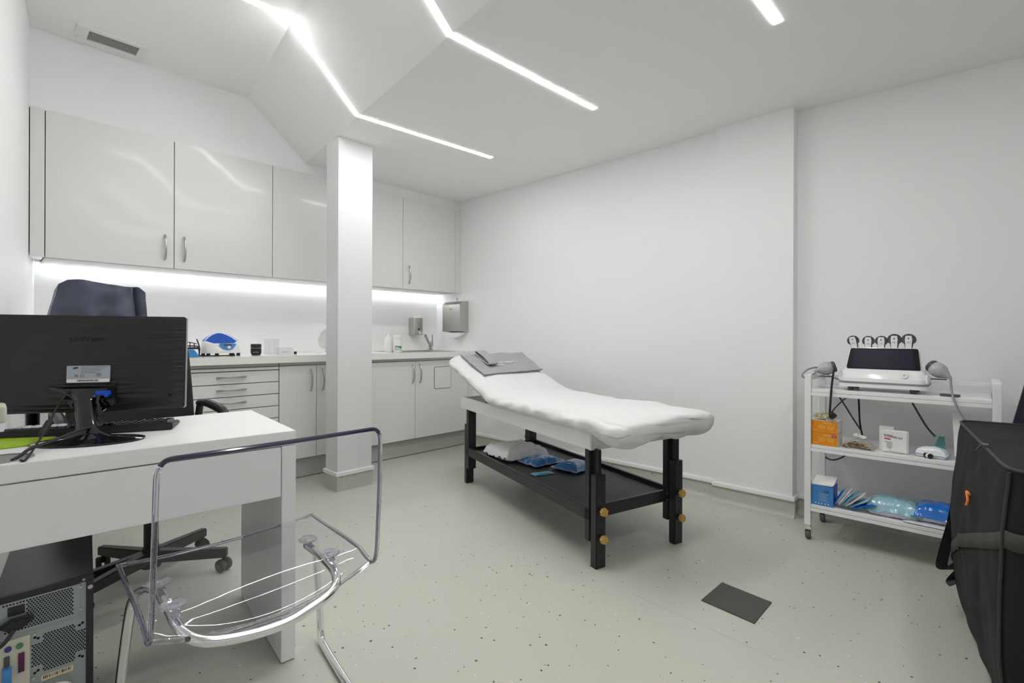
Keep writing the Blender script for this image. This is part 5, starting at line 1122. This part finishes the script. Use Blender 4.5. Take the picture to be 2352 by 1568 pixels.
# blue and white pack, white bottle cap thing, tube
q = Xp(2140, 1034, XF + .06); pack('wipes_pack', Vector((XF + .075, q.y, S2 + .002)), .135, .075, .05, -PI / 2 - .12, ('pack_white', 'pack_white', 'mid_blue_pack'), 'torn blue and white plastic pack lying at the right of the middle shelf', 'pack', 21, flange=.10)
b = MB(); c_ = Vector((XF + .10, q.y - .012, S2 + .03)); b.grid(lambda u, v: c_ + Vector((.01 * math.sin(v * 3), -.012 + .05 * (u - .5) * (1 - v * .6) - .01 * v, .075 * v - .005)), 8, 12); o = single('teal_wrapper', b, 'teal_film', 'dark teal plastic wrapper sticking up behind the blue and white pack', 'wrapper')
p = Xp(2136, 1043, XF + .03); c_ = Vector((XF + .03, p.y, S2 + .0125))
r = thing('small_bottle', 'small white bottle with a black end lying on the middle shelf edge', 'bottle', c_ - UP * .012)
ax = Vector((.75, .66, 0)); b = MB(); b.cyl(c_, c_ + ax * .05, .0115, .0112, n=24); obj('barrel', b, 'white_plastic', r, world=True)
b = MB(); b.cyl(c_ - ax * .004, c_ - ax * .0001, .0115, .0118, n=24); b.cyl(c_ + ax * .012, c_ + ax * .026, .01185, n=24); obj('cap', b, 'black_plastic', r, world=True)
tp = Xp(2188, 1050, XF + .06); r = thing('gel_tube', 'tall white tube with vertical dark lettering standing behind the black bag', 'tube', (XF + .07, tp.y - .02, S2 + .001))
c_ = Vector((XF + .07, tp.y - .03, S2 + .001)); hT = Xp(2188, 948, XF + .07).z - S2
def gt(u, v):
    a_ = 2 * PI * u; k = v; wx = .020 * (1 - k) + .0012 * k; wy = .024 * (1 - k) + .032 * k; return c_ + Vector((math.sin(a_) * wx, math.cos(a_) * wy, .02 + k * (hT - .02)))
b = MB(); b.grid(gt, 28, 10, True); bmesh.ops.holes_fill(b.bm, edges=[e for e in b.bm.edges if e.is_boundary], sides=0); bmesh.ops.recalc_face_normals(b.bm, faces=b.bm.faces); obj('tube', b, 'white_plastic', r, world=True)
b = MB(); b.cyl(c_, c_ + UP * .02, .019, .0195, n=24); obj('cap', b, 'white_plastic', r, world=True)
text('GLUCO', .016, frame(c_ + Vector((-.0155, -.004, .105)), (.07, 0, 1), (0, 1, 0)), 'dark_print', r)
# ------------------------------------------------------------ bottom shelf
S3 = SHZ[2]
ya_, yc_ = YF - P_ - .003, Xp(1914, 1150, XF + .015).y
r = thing('mask_box', 'blue carton with an open white lid on the bottom trolley shelf', 'box', (XF + .07, (ya_ + yc_) / 2, S3))
bz = S3 + .105; b = MB(); b.box(XF + .012, XF + .12, yc_, ya_, S3 + .001, bz, .0008); obj('carton', b, 'blue_box', r, world=True, smooth=False)
b = MB(); w_ = ya_ - yc_; b.hexa([(XF + .014, yc_ + .004, bz + .004), (XF + .014, ya_, bz + .0015), (XF + .12, ya_, bz + .002), (XF + .12, yc_, bz + .004), (XF + .015, yc_ - .002, bz + .012), (XF + .015, ya_, bz + .006), (XF + .12, ya_, bz + .03), (XF + .12, yc_, bz + .034)]); obj('lid', b, 'paper', r, world=True, smooth=False)
FM = lambda x, z: frame((XF + .0115, ya_ - x * w_, S3 + z), (0, -1, 0), (0, 0, 1))
text('CE', .02, FM(.68, .077), 'dark_print', r)
b = MB()
for k in range(7): b.box(-.022 + .006 * (k % 2), .026 - .004 * (k % 3), -.001, .001, 0, .0003, M=FM(.52, .064 - k * .0065))
obj('text_lines', b, 'pale_blue_pack', r, world=True, smooth=False)
b = MB()
for k in range(5): b.cyl(FM(.18 + k * .15, .012) @ Vector((0, 0, 0)), FM(.18 + k * .15, .012) @ Vector((0, 0, .0004)), .0032, n=10)
obj('symbols', b, 'white_print', r, world=True, smooth=False)
# small blue packs leaning
mats_ = [('blue_pack_bright', 'pack_white', 'clear_film'), ('pack_white', 'pack_white'), ('mid_blue_pack', 'pack_white'), ('pack_white', 'mid_blue_pack'), ('pale_blue_pack', 'pack_white'), ('blue_pack_bright', 'pale_blue_pack')]
wh = ('first, bright blue, against the carton', 'second, white sided', 'third, mid blue', 'fourth, white edged', 'fifth, pale blue', 'last, lowest')
for k in range(6):
    px = 1932 + k * 11; q = Xp(px, 1150, XF + .05); an = (62, 58, 50, 44, 34, 22)[k]
    c_ = Vector((XF + .07, q.y, S3 + .006 + .058 * math.sin(math.radians(an))))
    pack('sterile_sachet', c_, .10, .115, .014, 0, mats_[k], 'sterile sachet in the leaning row on the bottom shelf, ' + wh[k], 'sachet', 30 + k, tilt=math.radians(-an) if True else 0, group='sterile sachets leaning on the bottom shelf', flange=.12)
q = Xp(2052, 1168, XF + .10); pack('sterile_pack', Vector((XF + .115, q.y, S3 + .002)), .245, .19, .085, -PI / 2, ('pale_blue_pack', 'pack_white', 'clear_film'), 'large pale blue sterile pack in the middle of the bottom shelf', 'pack', 41, flat=.35, flange=.13)
q = Xp(2165, 1190, XF + .09); pack('sterile_pack', Vector((XF + .115, q.y, S3 + .014)), .24, .19, .085, -PI / 2, ('blue_pack_bright', 'pack_white', 'clear_film'), 'large bright blue sterile pack at the right end of the bottom shelf', 'pack', 43, flat=.4, flange=.12)
q = Xp(2150, 1200, XF + .05); pack('paper_pouch', Vector((XF + .10, q.y, S3 + .0015)), .25, .19, .012, -PI / 2, ('pack_white', 'pack_white'), 'flat white pouch under the bright blue pack on the bottom shelf', 'pouch', 45, flange=.05)

# ============================================================ black bag at the right edge
r = thing('carry_bag', 'large black fabric carry case standing at the right edge', 'bag', (2.25, -.18, 0))
A = Vector((2.69, .057, 0)); Bc = Vector((1.745, -.055, 0)); Cc = Vector((1.82, -.46, 0)); Dc = Vector((2.75, -.34, 0))
BH = .752
def bag_ring(z):
    k = z / BH
    def off(c, f, g): return c + Vector((f, g, 0))
    bul = math.sin(min(1, max(0, (1 - k) / .95)) * PI)       # bulge in the middle
    a_ = off(A, -.01 * (1 - k), .035 * bul + .005); b_ = off(Bc, .42 * max(0, .42 - k) ** 1.3, .02 * bul - .0); c__ = off(Cc, .0, 0); d_ = off(Dc, 0, 0)
    pts = []; C4 = [a_, b_, c__, d_]; n_ = 26; rad = .045
    for i in range(4):
        p_, q_ = C4[i], C4[(i + 1) % 4]; e = (q_ - p_).length
        for j in range(n_):
            t_ = j / n_; pts.append(p_.lerp(q_, t_))
    # round the corners by smoothing
    for _ in range(5): pts = [(pts[i - 1] + pts[i] * 2 + pts[(i + 1) % len(pts)]) / 4 for i in range(len(pts))]
    return [Vector((p_.x, p_.y, z)) for p_ in pts]
def bagf(u, v):
    z = .001 + (BH - .001) * v; R_ = bag_ring(z); k = int(round(u * len(R_))) % len(R_); p_ = R_[k].copy()
    cen = Vector((2.25, -.2, z)); d_ = (p_ - cen).normalized()
    w1 = .016 * N3(p_, 3, 1) - .014 * abs(N3(Vector((p_.x * 1.5, p_.y * 1.5, p_.z * .8)), 5, 11)) + .010 * N3(Vector((p_.x * 2.5, p_.y * 2.5, p_.z)), 4, 6) + .006 * N3(p_, 11, 3)
    inset = -.03 * max(0, v - .97) / .03 * 0
    bot = -.05 * max(0, 1 - v / .08) ** 2
    return p_ + d_ * (w1 * (1 if v < .93 else (1 - v) / .07) + bot)
NU = len(bag_ring(0))
b = MB(); b.grid(bagf, NU, 90, True)
def lid(u, v):
    R_ = bag_ring(BH); k = int(round(u * NU)) % NU; cen = Vector((2.25, -.2, BH)); p_ = R_[k].lerp(cen, v); return p_ + UP * (.006 * N3(p_, 6, 2) * min(1, v * 4))
b.grid(lid, NU, 14, True); b.grid(lambda u, v: Vector(bagf(u, 0)).lerp(Vector((2.25, -.2, .001)), v), NU, 3, True)
bmesh.ops.remove_doubles(b.bm, verts=b.bm.verts, dist=.0015); bmesh.ops.recalc_face_normals(b.bm, faces=b.bm.faces); obj('bag_body', b, 'bag_cloth', r, world=True, angle=60)
b = MB(); b.tube([p_ + UP * .001 for p_ in bag_ring(BH)], .0045, n=8, closed=True); obj('top_piping', b, 'piping', r, world=True)
b = MB(); kc = 26; b.tube([Vector(bagf(kc / NU, v)) + Vector((-.0, .006, 0)) for v in np.linspace(.05, .99, 40)], .0042, n=8); obj('edge_piping', b, 'piping', r, world=True)
zp_ = bag_ring(BH)[17]
b = MB(); b.box(zp_.x - .014, zp_.x + .014, zp_.y - .006, zp_.y + .008, BH + .004, BH + .012, .002); b.tube([Vector((zp_.x + .01, zp_.y + .008, BH + .008)), Vector((zp_.x + .02, zp_.y + .022, BH - .014))], .0025); obj('zip_puller', b, 'dark_grey', r, world=True)
# webbing strap round the bag
def strap(u, v):
    k = u * NU; zc_ = (.20 + .375 * (u * 4) ** .8) if u < .25 else .575 if u < .5 else (.575 - .375 * (u - .5) * 4) if u < .75 else .20; R_ = bag_ring(zc_); p_ = R_[int(round(k)) % NU]; q_ = Vector(bagf(u, zc_ / BH)); cen = Vector((2.25, -.2, q_.z)); return q_ + (q_ - cen).normalized() * .006 + UP * ((v - .5) * .045)
b = MB(); b.grid(strap, NU, 3, True); o = obj('strap', b, 'strap_grey', r, world=True, angle=60, label='dark grey webbing strap'); md = o.modifiers.new('s', 'SOLIDIFY'); md.thickness = .003
# handle, buckle and hanging strap ends at the left
P1 = Xp(2188, 1200, 2.66); P2 = Xp(2170, 1262, 2.64); P3 = Xp(2163, 1300, 2.63); P4 = Xp(2180, 1306, 2.62); P5 = Xp(2196, 1250, 2.64)
b = MB()
def ribbon(b, pts, w_, ax_, n_=4, th=.004):
    S_ = spline([Vector(p_) for p_ in pts], 5)
    for s_ in (-1, 1): b.grid(lambda u, v: S_[int(round(u * (len(S_) - 1)))] + Vector(ax_) * ((v - .5) * w_) + Vector((s_ * th / 2, s_ * th / 2, 0)), len(S_), 3)
ribbon(b, [Xp(2200, 1140, 2.66), P1, P2, P3, P4, Xp(2215, 1285, 2.60)], .045, (.7, -.7, 0)); obj('carry_handle', b, 'black_fabric', r, world=True, angle=60)
b = MB(); q = Xp(2192, 1203, 2.655); M = frame(q, (.62, -.72, .25), (.0, .1, 1)); b.box(-.02, .02, -.016, -.010, -.004, .004, M=M); b.box(-.02, .02, .010, .016, -.004, .004, M=M); b.box(-.022, -.016, -.016, .016, -.004, .004, M=M); b.box(.016, .022, -.016, .016, -.004, .004, M=M); obj('buckle', b, 'black_plastic', r, world=True)
b = MB(); ribbon(b, [Xp(2225, 1290, 2.55), Xp(2200, 1310, 2.6), Xp(2183, 1330, 2.6), Xp(2190, 1342, 2.56)], .04, (.6, -.6, .3)); obj('strap_end', b, 'black_fabric', r, world=True, angle=60)
lp = Xp(2233, 1152, 2.47); 
def on_bag(px, py):
    best = None
    for k in range(0, 27):
        for v in np.linspace(.3, .95, 30):
            p_ = Vector(bagf(k / NU, v)); d_ = p_ - C0; wz = d_.dot(FW); u_ = d_.dot(RT) / wz * F + CX; v_ = HY - d_.z / wz * F; e = (u_ - px) ** 2 + (v_ - py) ** 2
            if best is None or e < best[0]: best = (e, p_, k)
    return best[1]
b = MB(); pts = [on_bag(2238, 1134), on_bag(2232, 1131), on_bag(2231, 1142), on_bag(2232, 1152), on_bag(2236, 1159)]
b.tube([p_ + Vector((0, .010, 0)) for p_ in pts], .0035, n=6, smooth=4); b.tube([p_ + Vector((0, .010, 0)) for p_ in (on_bag(2231, 1148), on_bag(2238, 1150))], .0028, n=6); obj('orange_logo', b, 'orange_logo', r, world=True, label='small orange emblem')
# dark padded panel behind the bag
a = Xp(2325, 976, 2.95); c_ = Xp(2352, 887, 2.95); dz = (c_ - a); bot = a - dz * (a.z / dz.z); top = a + dz * 2.2
b = MB(); b.hexa([(2.92, bot.y, .001), (2.99, bot.y, .001), (2.99, bot.y - .5, .001), (2.92, bot.y - .5, .001), (2.92, top.y, top.z), (2.99, top.y, top.z), (2.99, top.y - .4, top.z), (2.92, top.y - .4, top.z)], bev=.015)
single('padded_panel', b, 'navy', 'dark navy padded panel rising behind the black bag at the right edge', 'panel')
